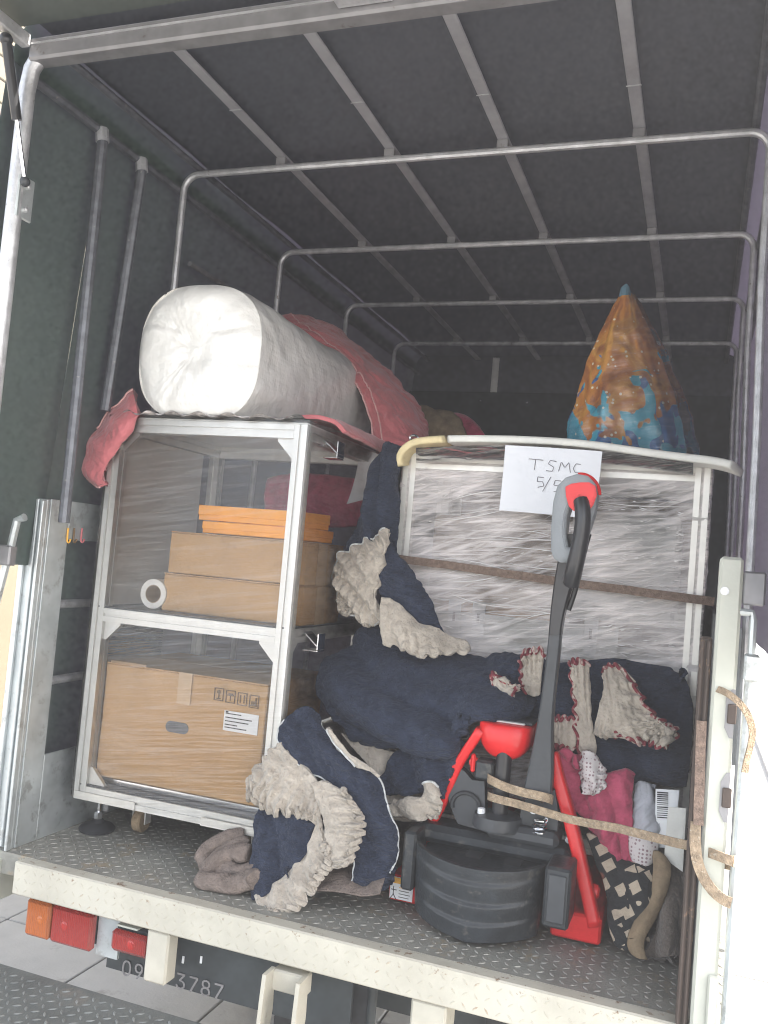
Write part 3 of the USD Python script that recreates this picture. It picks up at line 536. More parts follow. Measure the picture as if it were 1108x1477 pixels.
# ------------------------------------------------------------------ aluminium rack on the left
T = .040
def tslot(L):
    h, s, d = T / 2, .004, .006
    o = [(-h, -h), (-s, -h), (-s, -h + d), (s, -h + d), (s, -h), (h, -h), (h, -s), (h - d, -s), (h - d, s), (h, s), (h, h), (s, h), (s, h - d), (-s, h - d), (-s, h), (-h, h), (-h, s), (-h + d, s), (-h + d, -s), (-h, -s)]
    return prism(o, 0, L)
def prof(a, b):
    a, b = np.array(a, float), np.array(b, float); d = b - a; L = np.linalg.norm(d); m_ = tslot(L); ax = int(np.argmax(np.abs(d)))
    if ax == 0: m_.apply_transform(np.array([[0, 0, 1, 0], [1, 0, 0, 0], [0, 1, 0, 0], [0, 0, 0, 1.]]))
    if ax == 1: m_.apply_transform(np.array([[0, 1, 0, 0], [0, 0, 1, 0], [1, 0, 0, 0], [0, 0, 0, 1.]]))
    m_.apply_translation(np.minimum(a, b)); return m_
def rack(t, x0, x1, y0, y1, z0, z1, mids, mat_, backs=True):
    h = T / 2
    for x in (x0 + h, x1 - h):
        for y in (y0 + h, y1 - h): part(t, 'post', prof((x, y, z0), (x, y, z1)), mat_, False)
    for z in [z0 + h] + mids + [z1 - h]:
        for y in (y0 + h, y1 - h): part(t, 'cross_beam', prof((x0 + T + .0005, y, z), (x1 - T - .0005, y, z)), mat_, False)
        for x in (x0 + h, x1 - h): part(t, 'side_beam', prof((x, y0 + T + .0005, z), (x, y1 - T - .0005, z)), mat_, False)
RL = dict(x0=-.918, x1=-.262, y0=.50, y1=1.12, z0=.118, z1=1.262)
r1 = thing('equipment_rack', 'open aluminium profile rack in clear film, holding cardboard boxes, left side', 'rack')
rack(r1, **RL, mids=[.668], mat_=M['alu'])
part(r1, 'top_panel', box((-.916, .502, 1.2625), (-.264, 1.118, 1.268), .002), M['panel_white'], False)
part(r1, 'shelf', box((-.914, .505, .6885), (-.266, 1.115, .693)), M['charcoal'], False)
part(r1, 'shelf', box((-.914, .505, .1585), (-.266, 1.115, .163)), M['charcoal'], False)
part(r1, 'side_panel', box((-.900, .545, .695), (-.895, 1.0, 1.22)), M['panel_white'], False)
part(r1, 'tray_rim', box((-.875, .545, .1635), (-.305, .552, .182), .002), M['chrome'], False)
for (cx, cz, sx, sz) in ((-.878, 1.222, 1, -1), (-.302, 1.222, -1, -1), (-.878, .648, 1, -1), (-.302, .648, -1, -1), (-.878, .158, 1, 1)):
    tri = prism([(0, 0), (.055, 0), (.055, .008), (.008, .055), (0, .055)], 0, .012)
    tri.apply_transform(np.array([[sx, 0, 0, cx], [0, 0, 1, .513], [0, sz, 0, cz], [0, 0, 0, 1.]]))
    if sx * sz > 0: tri.invert()
    part(r1, 'corner_gusset', tri, M['alu'], False)
for (cy, cz, sz) in ((.541, 1.222, -1), (1.078, 1.222, -1), (.541, .645, -1)):
    s_ = 1 if cy < .8 else -1
    tri = prism([(0, 0), (.055, 0), (0, .055)], 0, .012); tri.apply_transform(np.array([[0, 0, 1, -.288], [s_, 0, 0, cy], [0, sz, 0, cz], [0, 0, 0, 1.]])); 
    part(r1, 'corner_gusset', tri, M['alu'], False)
for x, y in ((-.895, .60), (-.29, .545), (-.895, 1.09), (-.29, 1.09)):
    ft = part(r1, 'levelling_foot', lathe([(.004, .0), (.052, .0), (.055, .008), (.045, .018), (.022, .026), (.016, .034), (.004, .036)], 24, 'z', (x, y, .001)), M['rubber'])
    part(ft, 'stem', lathe([(.006, .036), (.006, .13)], 10, 'z', (x, y, 0)), M['chrome'])
    part(ft, 'nut', lathe([(.013, .036), (.013, .058)], 6, 'z', (x, y, 0)), M['chrome'], False)
for x, y in ((-.78, .66), (-.38, .60)):
    cs = part(r1, 'caster', lathe([(.012, -.014), (.032, -.015), (.036, -.01), (.036, .01), (.032, .015), (.012, .014)], 20, 'x', (x, y, .038)), M['tan_cloth'])
    part(cs, 'fork', cat(box((x - .024, y - .016, .03), (x - .020, y + .016, .117), .001), box((x + .020, y - .016, .03), (x + .024, y + .016, .117), .001)), M['alu'], False)
part(r1, 'base_strip', box((-.915, .496, .1185), (-.70, .4995, .142), .001), M['alu_white'], False)
part(r1, 'base_strip', box((-.48, .496, .116), (-.264, .4995, .140), .001), M['alu_white'], False)
# steel latches seen on the right side of the rack
for (cy, cz) in ((.62, 1.215), (.60, .655)):
    part(r1, 'side_clip', cat(box((-.2615, cy, cz - .03), (-.215, cy + .05, cz - .026), .001), box((-.219, cy, cz - .025), (-.215, cy + .05, cz + .022), .001), xf(box((-.03, 0, -.0015), (.03, .05, .0015)), rot=(0, 40, 0), loc=(-.238, cy, cz + .003))), M['chrome'], False)
# stretch film round the rack
def film_wall(path, z0, z1, n=120, nz=60, amp=.003, seed=0, lean=None):
    p = resample_lin(path, n); Z = np.linspace(z0, z1, nz); G = np.zeros((nz, n, 3)); G[..., :2] = p[None, :, :2]; G[..., 2] = Z[:, None]
    t = np.gradient(p, axis=0); nn = np.stack([t[:, 1], -t[:, 0], 0 * t[:, 0]], 1); nn /= np.maximum(np.linalg.norm(nn, axis=1), 1e-9)[:, None]
    d = amp * (fbm(G * [5, 5, 22] + seed) - .5) * 2 + amp * .6 * (np.abs(noise(G * [9, 9, 60] + seed * 2 + G[..., :1] * 6) - .5))
    G = G + nn[None] * d[..., None]; i = np.arange(nz * n).reshape(nz, n)
    f = np.vstack([np.stack([i[:-1, :-1], i[:-1, 1:], i[1:, 1:]], -1).reshape(-1, 3), np.stack([i[:-1, :-1], i[1:, 1:], i[1:, :-1]], -1).reshape(-1, 3)])
    return trimesh.Trimesh(G.reshape(-1, 3), f, process=False)
def resample_lin(path, n):
    path = np.asarray(path, float); d = np.r_[0, np.cumsum(np.linalg.norm(np.diff(path, axis=0), axis=1))]; t = np.linspace(0, d[-1], n)
    return np.stack([np.interp(t, d, path[:, k]) for k in range(path.shape[1])], 1)
part(r1, 'stretch_film', film_wall([(-.925, .9, 0), (-.925, .4935, 0), (-.255, .4935, 0), (-.252, .4985, 0), (-.252, 1.125, 0)], .12, 1.275, 160, 90, .0018), M['film'], True)

# ------------------------------------------------------------------ contents of the left rack
def carton(name, label, x0, x1, y0, y1, z0, z1, group=None, tape=True, mat_=None, yaw=0):
    c = ((x0 + x1) / 2, (y0 + y1) / 2, z0); dx, dy, h = (x1 - x0) / 2, (y1 - y0) / 2, z1 - z0
    t = thing(name, label, 'box', group, c)
    if yaw: UsdGeom.Xform(t).AddRotateZOp().Set(yaw)
    bm = box((-dx, -dy, 0), (dx, dy, h - .004), .003).subdivide_to_size(.035); o_ = np.array(c) * 3
    bm.vertices = bm.vertices + np.stack([fbm(bm.vertices * 7 + o_), fbm(bm.vertices * 7 + o_ + 9), .5 + 0 * bm.vertices[:, 0]], 1) * .009 - [.0045, .0045, .0045]
    part(t, 'body', bm, mat_ or M['card'], 25)
    part(t, 'flap', box((-dx - .001, -dy - .001, h - .0035), (dx + .001, -.001, h), .001), mat_ or M['card'], False)
    part(t, 'flap', box((-dx - .001, .001, h - .0035), (dx + .001, dy + .001, h), .001), mat_ or M['card'], False)
    return t, dx, dy, h
M['tape'] = simple('glossy_brown_tape', (.50, .34, .19), .25, 0, .05)
lb, dx, dy, h = carton('cardboard_box', 'large cardboard box with hand hole and white label on the bottom shelf', -.872, -.328, .535, .93, .185, .525)
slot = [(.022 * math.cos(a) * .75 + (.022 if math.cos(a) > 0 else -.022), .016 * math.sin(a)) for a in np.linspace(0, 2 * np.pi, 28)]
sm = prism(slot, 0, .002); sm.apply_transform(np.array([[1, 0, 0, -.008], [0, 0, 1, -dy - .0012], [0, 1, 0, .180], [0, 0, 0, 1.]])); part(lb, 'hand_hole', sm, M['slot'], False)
stk = part(lb, 'label', box((.145, -dy - .0052, .196), (.255, -dy - .0030, .252)), M['label_white'], False)
for k, (w, z) in enumerate(((.05, .243), (.085, .232), (.075, .222), (.04, .212), (.07, .204))):
    part(stk, 'print_line', box((.150, -dy - .0058, z), (.150 + w, -dy - .0053, z + .003)), M['ink'], False)
part(stk, 'print_mark', box((.150, -dy - .0058, .2465), (.158, -dy - .0053, .251)), M['ink'], False)
for k in range(4):                                            # handling symbols in small frames
    x = .106 + k * .038; z = .276 - .002 * k; fy = -dy - .0050
    fr = cat(box((x, fy, z), (x + .030, fy + .0030, z + .0018)), box((x, fy, z + .034), (x + .030, fy + .0030, z + .0358)), box((x, fy, z), (x + .0018, fy + .0030, z + .035)), box((x + .0282, fy, z), (x + .030, fy + .0030, z + .035)))
    pf = part(lb, 'symbol_frame', fr, M['brown_ink'], False); c = x + .015
    if k == 0: g = cat(xf(trimesh.creation.cylinder(.006, .0006, sections=12), rot=(90, 0, 0), loc=(c, fy, z + .025)), box((c - .001, fy, z + .006), (c + .001, fy + .0030, z + .02)), box((c - .006, fy, z + .004), (c + .006, fy + .0030, z + .007)))
    elif k == 1: g = cat(box((c - .010, fy, z + .020), (c + .010, fy + .0030, z + .023)), box((c - .007, fy, z + .023), (c + .007, fy + .0030, z + .027)), box((c - .0008, fy, z + .006), (c + .0008, fy + .0030, z + .02)))
    elif k == 2: g = cat(box((c - .007, fy, z + .007), (c - .005, fy + .0030, z + .029)), box((c + .005, fy, z + .007), (c + .007, fy + .0030, z + .029)))
    else: g = cat(box((c - .011, fy, z + .005), (c + .011, fy + .0030, z + .008)), box((c - .008, fy, z + .009), (c + .008, fy + .0030, z + .018)), box((c + .004, fy, z + .019), (c + .008, fy + .0030, z + .028)))
    part(pf, 'symbol', g, M['brown_ink'], False)
part(lb, 'lifted_edge', xf(box((-.13, -.003, 0), (-.005, .003, .008), .001), rot=(-12, 0, 0), loc=(-.13, -dy + .003, h - .002)), M['card_edge'], False)
part(lb, 'tape', box((-.015, -dy - .0052, .25), (.030, -dy - .0030, h + .001)), M['tape'], False)

b1, dx, dy, h = carton('cardboard_box', 'lower of two stacked tan cardboard boxes on the middle shelf', -.735, -.268, .585, .87, .694, .808)
part(b1, 'tape', box((dx + .0005, -.05, .0), (dx + .0015, .02, h)), M['tape'], False)
b2, dx, dy, h = carton('cardboard_box', 'upper tan cardboard box stacked under the orange boxes', -.727, -.270, .588, .865, .810, .936)
part(b2, 'tape', box((dx + .0005, -.06, .0), (dx + .0015, .01, h)), M['tape'], False)
def orange_box(label, x0, x1, y0, y1, z0, z1, yaw, tilt):
    c = ((x0 + x1) / 2, (y0 + y1) / 2, z0); dx, dy, h = (x1 - x0) / 2, (y1 - y0) / 2, z1 - z0
    t = thing('orange_box', label, 'box', None, c); UsdGeom.Xform(t).AddRotateXYZOp().Set(Gf.Vec3f(*tilt, yaw))
    part(t, 'base', box((-dx + .002, -dy + .002, 0), (dx - .002, dy - .002, h * .7), .002), M['orange'], False)
    part(t, 'lid', box((-dx, -dy, h * .35), (dx, dy, h), .002), M['orange'], False)
    return t
orange_box('flat orange box lying directly on the tan cardboard box', -.635, -.270, .600, .775, .939, .975, -7, (0, 0))
orange_box('topmost flat orange box, tilted on the other orange box', -.665, -.280, .605, .775, .9775, 1.024, -13, (.8, .6))
tpz = thing('film_roll', 'small white roll with brown core standing on the rack shelf', 'roll', None, (-.765, .58, .694))
ring = [(.028, 0), (.045, 0), (.046, .003), (.046, .047), (.045, .05), (.028, .05)]
part(tpz, 'wound_film', skin([np.stack([r * np.cos(np.linspace(0, 2 * np.pi, 36, endpoint=False)), np.full(36, z), .046 + r * np.sin(np.linspace(0, 2 * np.pi, 36, endpoint=False))], 1) for r, z in ring + ring[:1]], caps=False), M['bubble'])
part(tpz, 'core', skin([np.stack([r * np.cos(np.linspace(0, 2 * np.pi, 36, endpoint=False)), np.full(36, z), .046 + r * np.sin(np.linspace(0, 2 * np.pi, 36, endpoint=False))], 1) for r, z in ((.0278, .001), (.0278, .10), (.026, .10), (.026, .001), (.0278, .001))], caps=False), M['kraft'])
bp = single('white_sheet', sheet(surf([[P(520, 645, y=.99), P(546, 655, y=1.0)], [P(512, 690, y=.985), P(540, 690, y=.99)], [P(500, 727, y=.98), P(528, 720, y=.985)]], 10, 6), .002), M['paper'], 'white paper sheet hanging beside the left rack next to navy cloth', 'paper', smooth=True)
# wine red cushion at the back of the left rack, seen through it
wc = thing('cushion', 'wine red padded cushion behind the orange boxes, seen through the film', 'cushion')
part(wc, 'body', sheet(cloth([[(385, 690, 1.14), (440, 684, 1.13), (520, 690, 1.1)], [(380, 720, 1.11), (440, 720, 1.09), (525, 722, 1.08)], [(385, 752, 1.14), (440, 760, 1.13), (520, 760, 1.1)]], 30, 40, folds=.006, puff=.004), .03), M['rose'], True)

# ------------------------------------------------------------------ bubble wrap roll on top of the left rack
br = thing('bubble_wrap_roll', 'fat white roll of bubble wrap lying on top of the aluminium rack', 'roll')
NA, NL = 120, 70
A_ = np.linspace(0, 2 * np.pi, NA, endpoint=False)
def roll_ring(y, sc=1.0, dz=0):
    cx = -.627 + .02 * (y - .46); cz = 1.462
    rx, rz = .205 * sc, .194 * sc
    c, s = np.cos(A_), np.sin(A_); e = .74
    x = cx + rx * np.sign(c) * np.abs(c) ** e; z = cz + rz * np.sign(s) * np.abs(s) ** e + .012 * np.cos(A_ - 2.2) * sc
    return np.stack([x, np.full(NA, y), z], 1)
rings = []
for q in np.linspace(.02, 1, 22):                                # gathered end face, pulled in at the middle
    r = roll_ring(.47, q)
    pl = .0020 * q * np.sin(29 * A_ + 4 * q + 4 * np.sin(3 * A_ + 1) + 2 * np.sin(5 * A_)) * (1 - q ** 4) * (.4 + noise(np.stack([np.cos(A_) * 2, np.sin(A_) * 2, 0 * A_], 1))) + .012 * q * np.exp(-((np.sin(A_) * q - .28) / .05) ** 2) * (1 - q ** 3)
    r[:, 1] = .452 + .012 * np.exp(-((q - .12) / .14) ** 2) + .035 * q ** 7 + pl + .028 * (fbm(r * 8) - .5); rings.append(r)
for y in np.linspace(.484, 1.36, NL): rings.append(roll_ring(y, 1 + .0 * y))
for q in np.linspace(.9, .05, 6): rings.append(roll_ring(1.37, q))
R_ = np.array(rings); c0 = np.array([-.627, 0, 1.462]); dirv = R_ - c0; dirv[..., 1] = 0; dirv /= np.maximum(np.linalg.norm(dirv, axis=2), 1e-6)[..., None]
w = np.clip((R_[..., 1] - .47) / .06, 0.15, 1)
R_ = R_ + dirv * (w * (.013 * (fbm(R_ * [6, 3, 6]) - .5) * 2 + .004 * (fbm(R_ * [30, 9, 30]) - .5) * 2 + .003 * np.sin(R_[..., 1] * 14 + 9 * noise(R_ * 3)) * noise(R_ * 5 + 3)))[..., None]
R_[..., 2] = np.maximum(R_[..., 2], 1.2775)
part(br, 'wound_wrap', skin(R_), M['bubble'], True)
# loose film edge lying under the roll
S_ = surf([[(-.86, .47, 1.276), (-.6, .46, 1.274), (-.27, .475, 1.276)], [(-.85, .7, 1.275), (-.6, .7, 1.275), (-.25, .72, 1.276)]], 20, 60)
S_[..., 2] += .006 * (fbm(S_ * 14) - .3); S_[0, :, 2] += .008 * np.sin(np.linspace(0, 40, 60))
part(br, 'loose_edge', sheet(S_, .001), M['film_heavy'], True)

# ------------------------------------------------------------------ pink quilt
pq = thing('quilt', 'dusty pink quilt draped behind and under the bubble wrap roll', 'quilt')
Q1 = cloth([[(395, 455, 1.40), (435, 452, 1.46), (478, 466, 1.55), (520, 498, 1.6)],
            [(430, 478, 1.31), (472, 482, 1.36), (520, 505, 1.45), (562, 533, 1.5)],
            [(475, 512, 1.24), (518, 522, 1.26), (560, 545, 1.33), (596, 570, 1.4)],
            [(512, 556, 1.16), (548, 564, 1.17), (585, 580, 1.24), (620, 608, 1.3)],
            [(530, 606, 1.10), (558, 608, 1.08), (590, 612, 1.12), (622, 638, 1.2)],
            [(542, 652, 1.06), (566, 652, 1.05), (592, 652, 1.06), (616, 665, 1.12)]], 90, 70, folds=.0025, fdir=(2.6, .3, -.5), ffreq=15, puff=.004, fine=.001, seed=1, wr=(.012, -.9, 3, 16))
part(pq, 'draped_side', sheet(Q1, .02), M['pink'], True)
n1 = normals(Q1)
part(pq, 'piping', tube(Q1[:, 14] + n1[:, 14] * .002, .0028, 6), M['pink_piping']); part(pq, 'piping', tube(Q1[3:, 2] + n1[3:, 2] * .003, .0035, 6), M['pink_piping'])
Q2 = cloth([[(196, 562, .56), (200, 585, .50), (204, 600, .49)], [(170, 585, .56), (176, 610, .47), (182, 640, .488)], [(135, 625, .56), (146, 640, .48), (160, 668, .488)], [(117, 655, .57), (128, 672, .50), (152, 690, .488)], [(120, 678, .6), (135, 690, .53), (150, 704, .49)]], 60, 50, folds=.005, fdir=(1, 0, 2), ffreq=30, puff=.004, seed=2)
Q2[..., 1] -= .012
part(pq, 'hanging_corner', sheet(Q2, .03), M['pink'], True); n2 = normals(Q2)
part(pq, 'piping', tube(Q2[:, 3] + n2[:, 3] * .003, .003, 6), M['pink_piping']); part(pq, 'piping', tube(Q2[-2] + n2[-2] * .003, .003, 6), M['pink_piping'])
S_ = surf([[(-.36, .56, 1.279), (-.26, .58, 1.292), (-.205, .62, 1.262)], [(-.36, .8, 1.28), (-.255, .8, 1.298), (-.195, .8, 1.25)], [(-.36, 1.1, 1.28), (-.25, 1.1, 1.298), (-.19, 1.1, 1.24)]], 50, 30)
S_[..., 2] += .010 * (fbm(S_ * 16) - .5)
part(pq, 'layer_under_roll', sheet(S_, .012), M['pink'], True)
tb = thing('cloth_bundle', 'tan cloth bundle in the back of the truck behind the pink quilt', 'bundle')
part(tb, 'body', sheet(cloth([[(602, 588, 1.75), (630, 588, 1.75), (660, 604, 1.75)], [(600, 615, 1.6), (632, 612, 1.6), (672, 625, 1.6)], [(600, 650, 1.6), (640, 650, 1.6), (680, 655, 1.6)]], 40, 40, folds=.01, ffreq=40, puff=.004), .08), M['tan_cloth'], True)
rb = single('red_cloth', sheet(cloth([[(652, 598, 1.95), (670, 598, 1.95), (690, 612, 1.95)], [(650, 615, 1.85), (675, 612, 1.85), (698, 622, 1.85)], [(650, 650, 1.85), (680, 650, 1.85), (710, 650, 1.85)]], 30, 30, folds=.008, ffreq=40), .06), M['rose'], 'small dark red cloth heap beside the tan bundle at the back', 'cloth', smooth=True)
rg = thing('metal_ring', 'small steel ring resting between pink quilt and foam strip', 'ring')
c = P(597, 632, y=.86); a = np.linspace(0, 2 * np.pi, 24)
part(rg, 'band', tube(np.stack([c[0] + .013 * np.cos(a), np.full(24, c[1]), c[2] + .009 * np.sin(a)], 1), .004, 8, (0, 1, 0)), M['chrome'])

# ------------------------------------------------------------------ wrapped rack on the right
RX0, RX1, RY0, RY1, RZ0, RZ1 = -.092, .806, .86, 1.46, .13, 1.235
r2 = thing('equipment_rack', 'white framed rack wrapped in many layers of shiny film, right side', 'rack')
rack(r2, RX0, RX1, RY0, RY1, RZ0, RZ1, [], M['alu_white'])
part(r2, 'carton', box((.02, RY0 + .065, .676), (.41, RY0 + .30, .795), .004), M['card'], False)
part(r2, 'inner_rail', prof((RX0 + T + .001, RY0 + .10, .80), (RX1 - T - .001, RY0 + .10, .80)), M['alu_white'], False)
part(r2, 'top_panel', box((RX0, RY0, RZ1 + .0005), (RX1, RY1, RZ1 + .008), .002), M['panel_white'], False)
part(r2, 'back_panel', box((RX0 + .02, RY1 - .012, RZ0 + .05), (RX1 - .02, RY1 - .006, RZ1 - .05)), M['tan_cloth'], False)
part(r2, 'shelf', box((RX0 + .01, RY0 + .012, .655), (RX1 - .01, RY1 - .02, .675), .003), M['panel_white'], False)
part(r2, 'lower_panel', box((RX0 + T + .004, RY0 + .045, .676), (RX1 - .22, RY0 + .052, .765)), M['panel_white'], False)
part(r2, 'side_panel', box((RX0 + .004, RY0 + .045, RZ0 + .05), (RX0 + .010, RY1 - .045, RZ1 - .05)), M['panel_white'], False)
part(r2, 'equipment_body', box((.00, RY0 + .07, .80), (.40, 1.40, 1.06), .01), M['kraft'], False)
part(r2, 'equipment_body', box((.43, RY0 + .06, .78), (.735, 1.40, 1.10), .01), M['panel_white'], False)
for (px, py) in ((655, 890), (690, 893), (852, 915)):
    c = P(px, py, y=RY0 + .03); br_ = part(r2, 'white_bracket', box(c - [.020, .003, .06], c + [.020, .003, .05], .003), M['label_white'], False)
    part(br_, 'slot', box(c - [.004, .0045, .012], c + [.004, -.0032, .016]), M['ink'], False)
c = P(640, 740, y=RY0 + .25); part(r2, 'inner_post', prof((c[0], c[1], .70), (c[0], c[1], 1.19)), M['alu_white'], False)
for k, (a, b) in enumerate((((680, 800), (760, 925)), ((650, 815), (675, 870)))):
    p0, p1 = P(*a, y=RY0 + .10), P(*b, y=RY0 + .10)
    single('orange_box', box((p0[0], RY0 + .09, p1[2]), (p1[0], RY0 + .13, p0[2]), .004), M['orange'] if k == 0 else M['rose'], ['faint orange box inside the film wrapped rack', 'small rose packet inside the film wrapped rack'][k], 'box', smooth=False) if k == 0 else part(r2, 'packet', box((p0[0], RY0 + .09, p1[2]), (p1[0], RY0 + .13, p0[2]), .004), M['pink'], False)
part(r2, 'stretch_film', film_wall([(RX0 - .012, 1.46, 0), (RX0 - .006, RY0 + .001, 0), (RX0 - .002, RY0 + .003, 0), (RX0 + .05, RY0 + .0025, 0), (RX1 - .05, RY0 + .0025, 0), (RX1 + .002, RY0 + .003, 0), (RX1 + .006, RY0 + .001, 0), (RX1 + .012, 1.46, 0)], .25, RZ1 + .03, 260, 150, .0055, seed=4), M['film_heavy'], True)
# crumpled film ridges: raised strands of gathered film, and clusters of short crinkles where the wrap is pinched
def crease(x, z, L, ang, r0, bend):
    u = np.linspace(0, 1, 9); px_ = x + L * u * math.cos(ang) - bend * np.sin(np.pi * u) * math.sin(ang); pz_ = z + L * u * math.sin(ang) + bend * np.sin(np.pi * u) * math.cos(ang)
    return tube(np.stack([px_, np.full(9, RY0 - .0015) - .001 * np.sin(np.pi * u), pz_], 1), r0 * np.sin(np.pi * (u * .94 + .03)) + .0001, 4)
for k in range(40):
    part(r2, 'film_crease', crease(rng.uniform(RX0 + .05, RX1 - .36), rng.uniform(.74, 1.18), rng.uniform(.10, .34), rng.uniform(-.12, .30), rng.uniform(.0006, .0016), rng.uniform(-.02, .02)), M['film_crease'])
cl = []
for (px, py, n_, sx, sz) in ((930, 760, 60, .10, .07), (970, 830, 30, .04, .06), (860, 800, 18, .10, .02), (900, 930, 50, .10, .05), (700, 900, 16, .10, .04), (625, 700, 14, .05, .05), (690, 800, 14, .12, .03)):
    c = P(px, py, y=RY0 - .014)
    for k in range(n_):
        cl.append(crease(np.clip(c[0] + rng.normal() * sx, RX0 + .05, RX1 - .08), np.clip(c[2] + rng.normal() * sz, .70, 1.19), rng.uniform(.008, .030), rng.normal(.12, .22), rng.uniform(.0006, .0017), rng.uniform(-.001, .001)))
part(r2, 'film_crinkles', cat(*cl), M['film_crease'], 30, kind='stuff')
# padding along the top: bent foam strip with a yellowed left end, and a pink layer under it
YF = RY0 - .026
fpts = [P(x, y, y=YF + d) for x, y, d in ((583, 672, .01), (585, 656, .004), (597, 644, 0), (622, 638, 0), (700, 636, 0), (790, 639, 0), (850, 644, 0), (930, 655, 0), (1000, 664, -.01), (1045, 671, -.02), (1064, 677, -.03))]
fp = resample(fpts, 90)
fm = part(r2, 'foam_strip', sweep(fp[17:], rrect(.10, .022, .008), (0, 1, 0)), M['foam'], True)
part(r2, 'foam_strip', sweep(fp[:17] + [0, .0, 0], rrect(.10, .0225, .008), (0, 1, 0)), M['foam_yellow'], True, label='yellowed end of the foam strip')
part(r2, 'pink_layer', box((RX0 + .03, RY0 - .008, RZ1 + .010), (RX1 - .05, RY1, RZ1 + .026), .006), M['pink'], False)
S_ = surf([[P(600, 646, y=YF - .052), P(740, 643, y=YF - .052), P(860, 650, y=YF - .052), P(1000, 668, y=YF - .052)], [P(600, 668, y=YF - .01), P(740, 664, y=YF - .012), P(860, 668, y=YF - .012), P(1000, 686, y=YF - .01)]], 26, 120)
S_[..., 1] += .01 * (fbm(S_ * [6, 6, 40]) - .5)
part(r2, 'top_film', trimesh.Trimesh(*(lambda s: (s.vertices, s.faces))(sheet(S_, .0008)), process=False), M['film'], True)
# paper sign
YP = RY0 - .084
sg = thing('paper_sign', 'white paper with handwriting taped to the film wrapped rack', 'sign')
G_ = surf([[P(729, 642, y=YP), P(800, 646, y=YP - .004), P(869, 651, y=YP)], [P(725, 690, y=YP + .01), P(795, 692, y=YP + .004), P(864, 697, y=YP + .008)], [P(720, 736, y=YP + .03), P(790, 742, y=YP + .026), P(857, 749, y=YP + .028)]], 20, 24)
part(sg, 'sheet', sheet(G_, .001), M['paper'], True)
def stroke(pts):
    flat = resample_lin([P(a, b, y=YP) for a, b in pts], max(8, 4 * len(pts))); dd = flat - CAM
    near = np.linalg.norm(np.cross(G_.reshape(-1, 3)[None] - CAM, dd[:, None]), axis=2).argmin(1)      # where the pen met the sheet
    g = G_.reshape(-1, 3)[near]; k_ = ((g - CAM) * dd).sum(1) / (dd * dd).sum(1); p = CAM + dd * k_[:, None]
    p[:, 1] = np.convolve(np.pad(p[:, 1], 2, 'edge'), np.ones(5) / 5, 'valid') - .0025
    return part(sg, 'pen_stroke', tube(p, .0009, 5), M['pencil'])
for s_ in ([(763, 662), (784, 664)], [(773, 663), (771, 678)], [(803, 666), (794, 664), (791, 669), (799, 674), (797, 680), (788, 679)], [(806, 680), (810, 666), (815, 675), (821, 667), (823, 682)], [(838, 670), (831, 669), (827, 676), (830, 682), (837, 682)],
           [(785, 689), (776, 688), (775, 695), (783, 695), (785, 701), (776, 703)], [(795, 688), (783, 709)], [(810, 694), (801, 693), (799, 700), (807, 701), (808, 708), (799, 709)]): stroke(s_)

# printed bundle standing on the right rack, in a clear bag
bn = thing('cloth_bundle', 'tall pointed bundle of orange and teal printed cloth on the wrapped rack', 'bundle')
bz0, bz1 = RZ1 + .025, 1.815
n_a = 90; aa = np.linspace(0, 2 * np.pi, n_a, endpoint=False); rr = []
for q in np.linspace(0, 1, 50):
    z = bz0 + (bz1 - bz0) * q; w = .018 + .152 * (1 - q) ** .92 + .02 * math.sin(math.pi * q); d = .016 + .11 * (1 - q) ** .8
    cx = .545 - .028 * q; r = np.stack([cx + w * np.cos(aa) * (1 + .0 * aa), 1.12 + d * np.sin(aa), np.full(n_a, z)], 1)
    pl = (1 + .05 * np.sin(7 * aa + 1.2 + 2.5 * q) * (1 - q * .3) + .03 * np.sin(13 * aa + 4 * q) + .18 * (fbm(r * 4 + 3) - .5)) * (1 + .10 * np.abs(np.cos(2 * aa + .5)) ** 1.5)
    r[:, 0] = cx + (r[:, 0] - cx) * pl; r[:, 1] = 1.12 + (r[:, 1] - 1.12) * pl; r += (np.stack([fbm(r * 11), fbm(r * 11 + 9), fbm(r * 11 + 17)], 1) - .5) * .035 * (1 - .6 * q); rr.append(r)
part(bn, 'wrapped_cloth', skin(rr), M['print'], True)
rr2 = np.array(rr); ctr = rr2.mean(1, keepdims=True); bag = ctr + (rr2 - ctr) * 1.03 + [.008, 0, .0]; bag[..., 0] += .03 * np.clip(np.cos(aa), 0, 1)[None] * (1 - np.linspace(0, 1, 50))[:, None]
bag += (fbm(bag * 16)[..., None] - .5) * .016; part(bn, 'clear_bag', skin(bag[:, :], caps=False), M['film'], True)
tip = tube([(.517, 1.12, bz1 - .01), (.515, 1.12, bz1 + .02), (.518, 1.12, bz1 + .032)], [.022, .014, .004], 10); part(bn, 'tied_tip', tip, M['print_tip'])

# ------------------------------------------------------------------ navy moving blankets
def blanket(name, label): return thing(name, label, 'blanket')
def edge_cord(t, S_, which, r=.0035, mat_='pale_edge', step=1):
    e = {'u0': S_[0], 'u1': S_[-1], 'v0': S_[:, 0], 'v1': S_[:, -1]}[which]; e = np.stack([np.convolve(np.pad(e[:, k], 2, 'edge'), np.ones(5) / 5, 'valid') for k in range(3)], 1)[2:-2:2]
    part(t, 'bound_edge', tube(e, r * .8, 6), M[mat_])
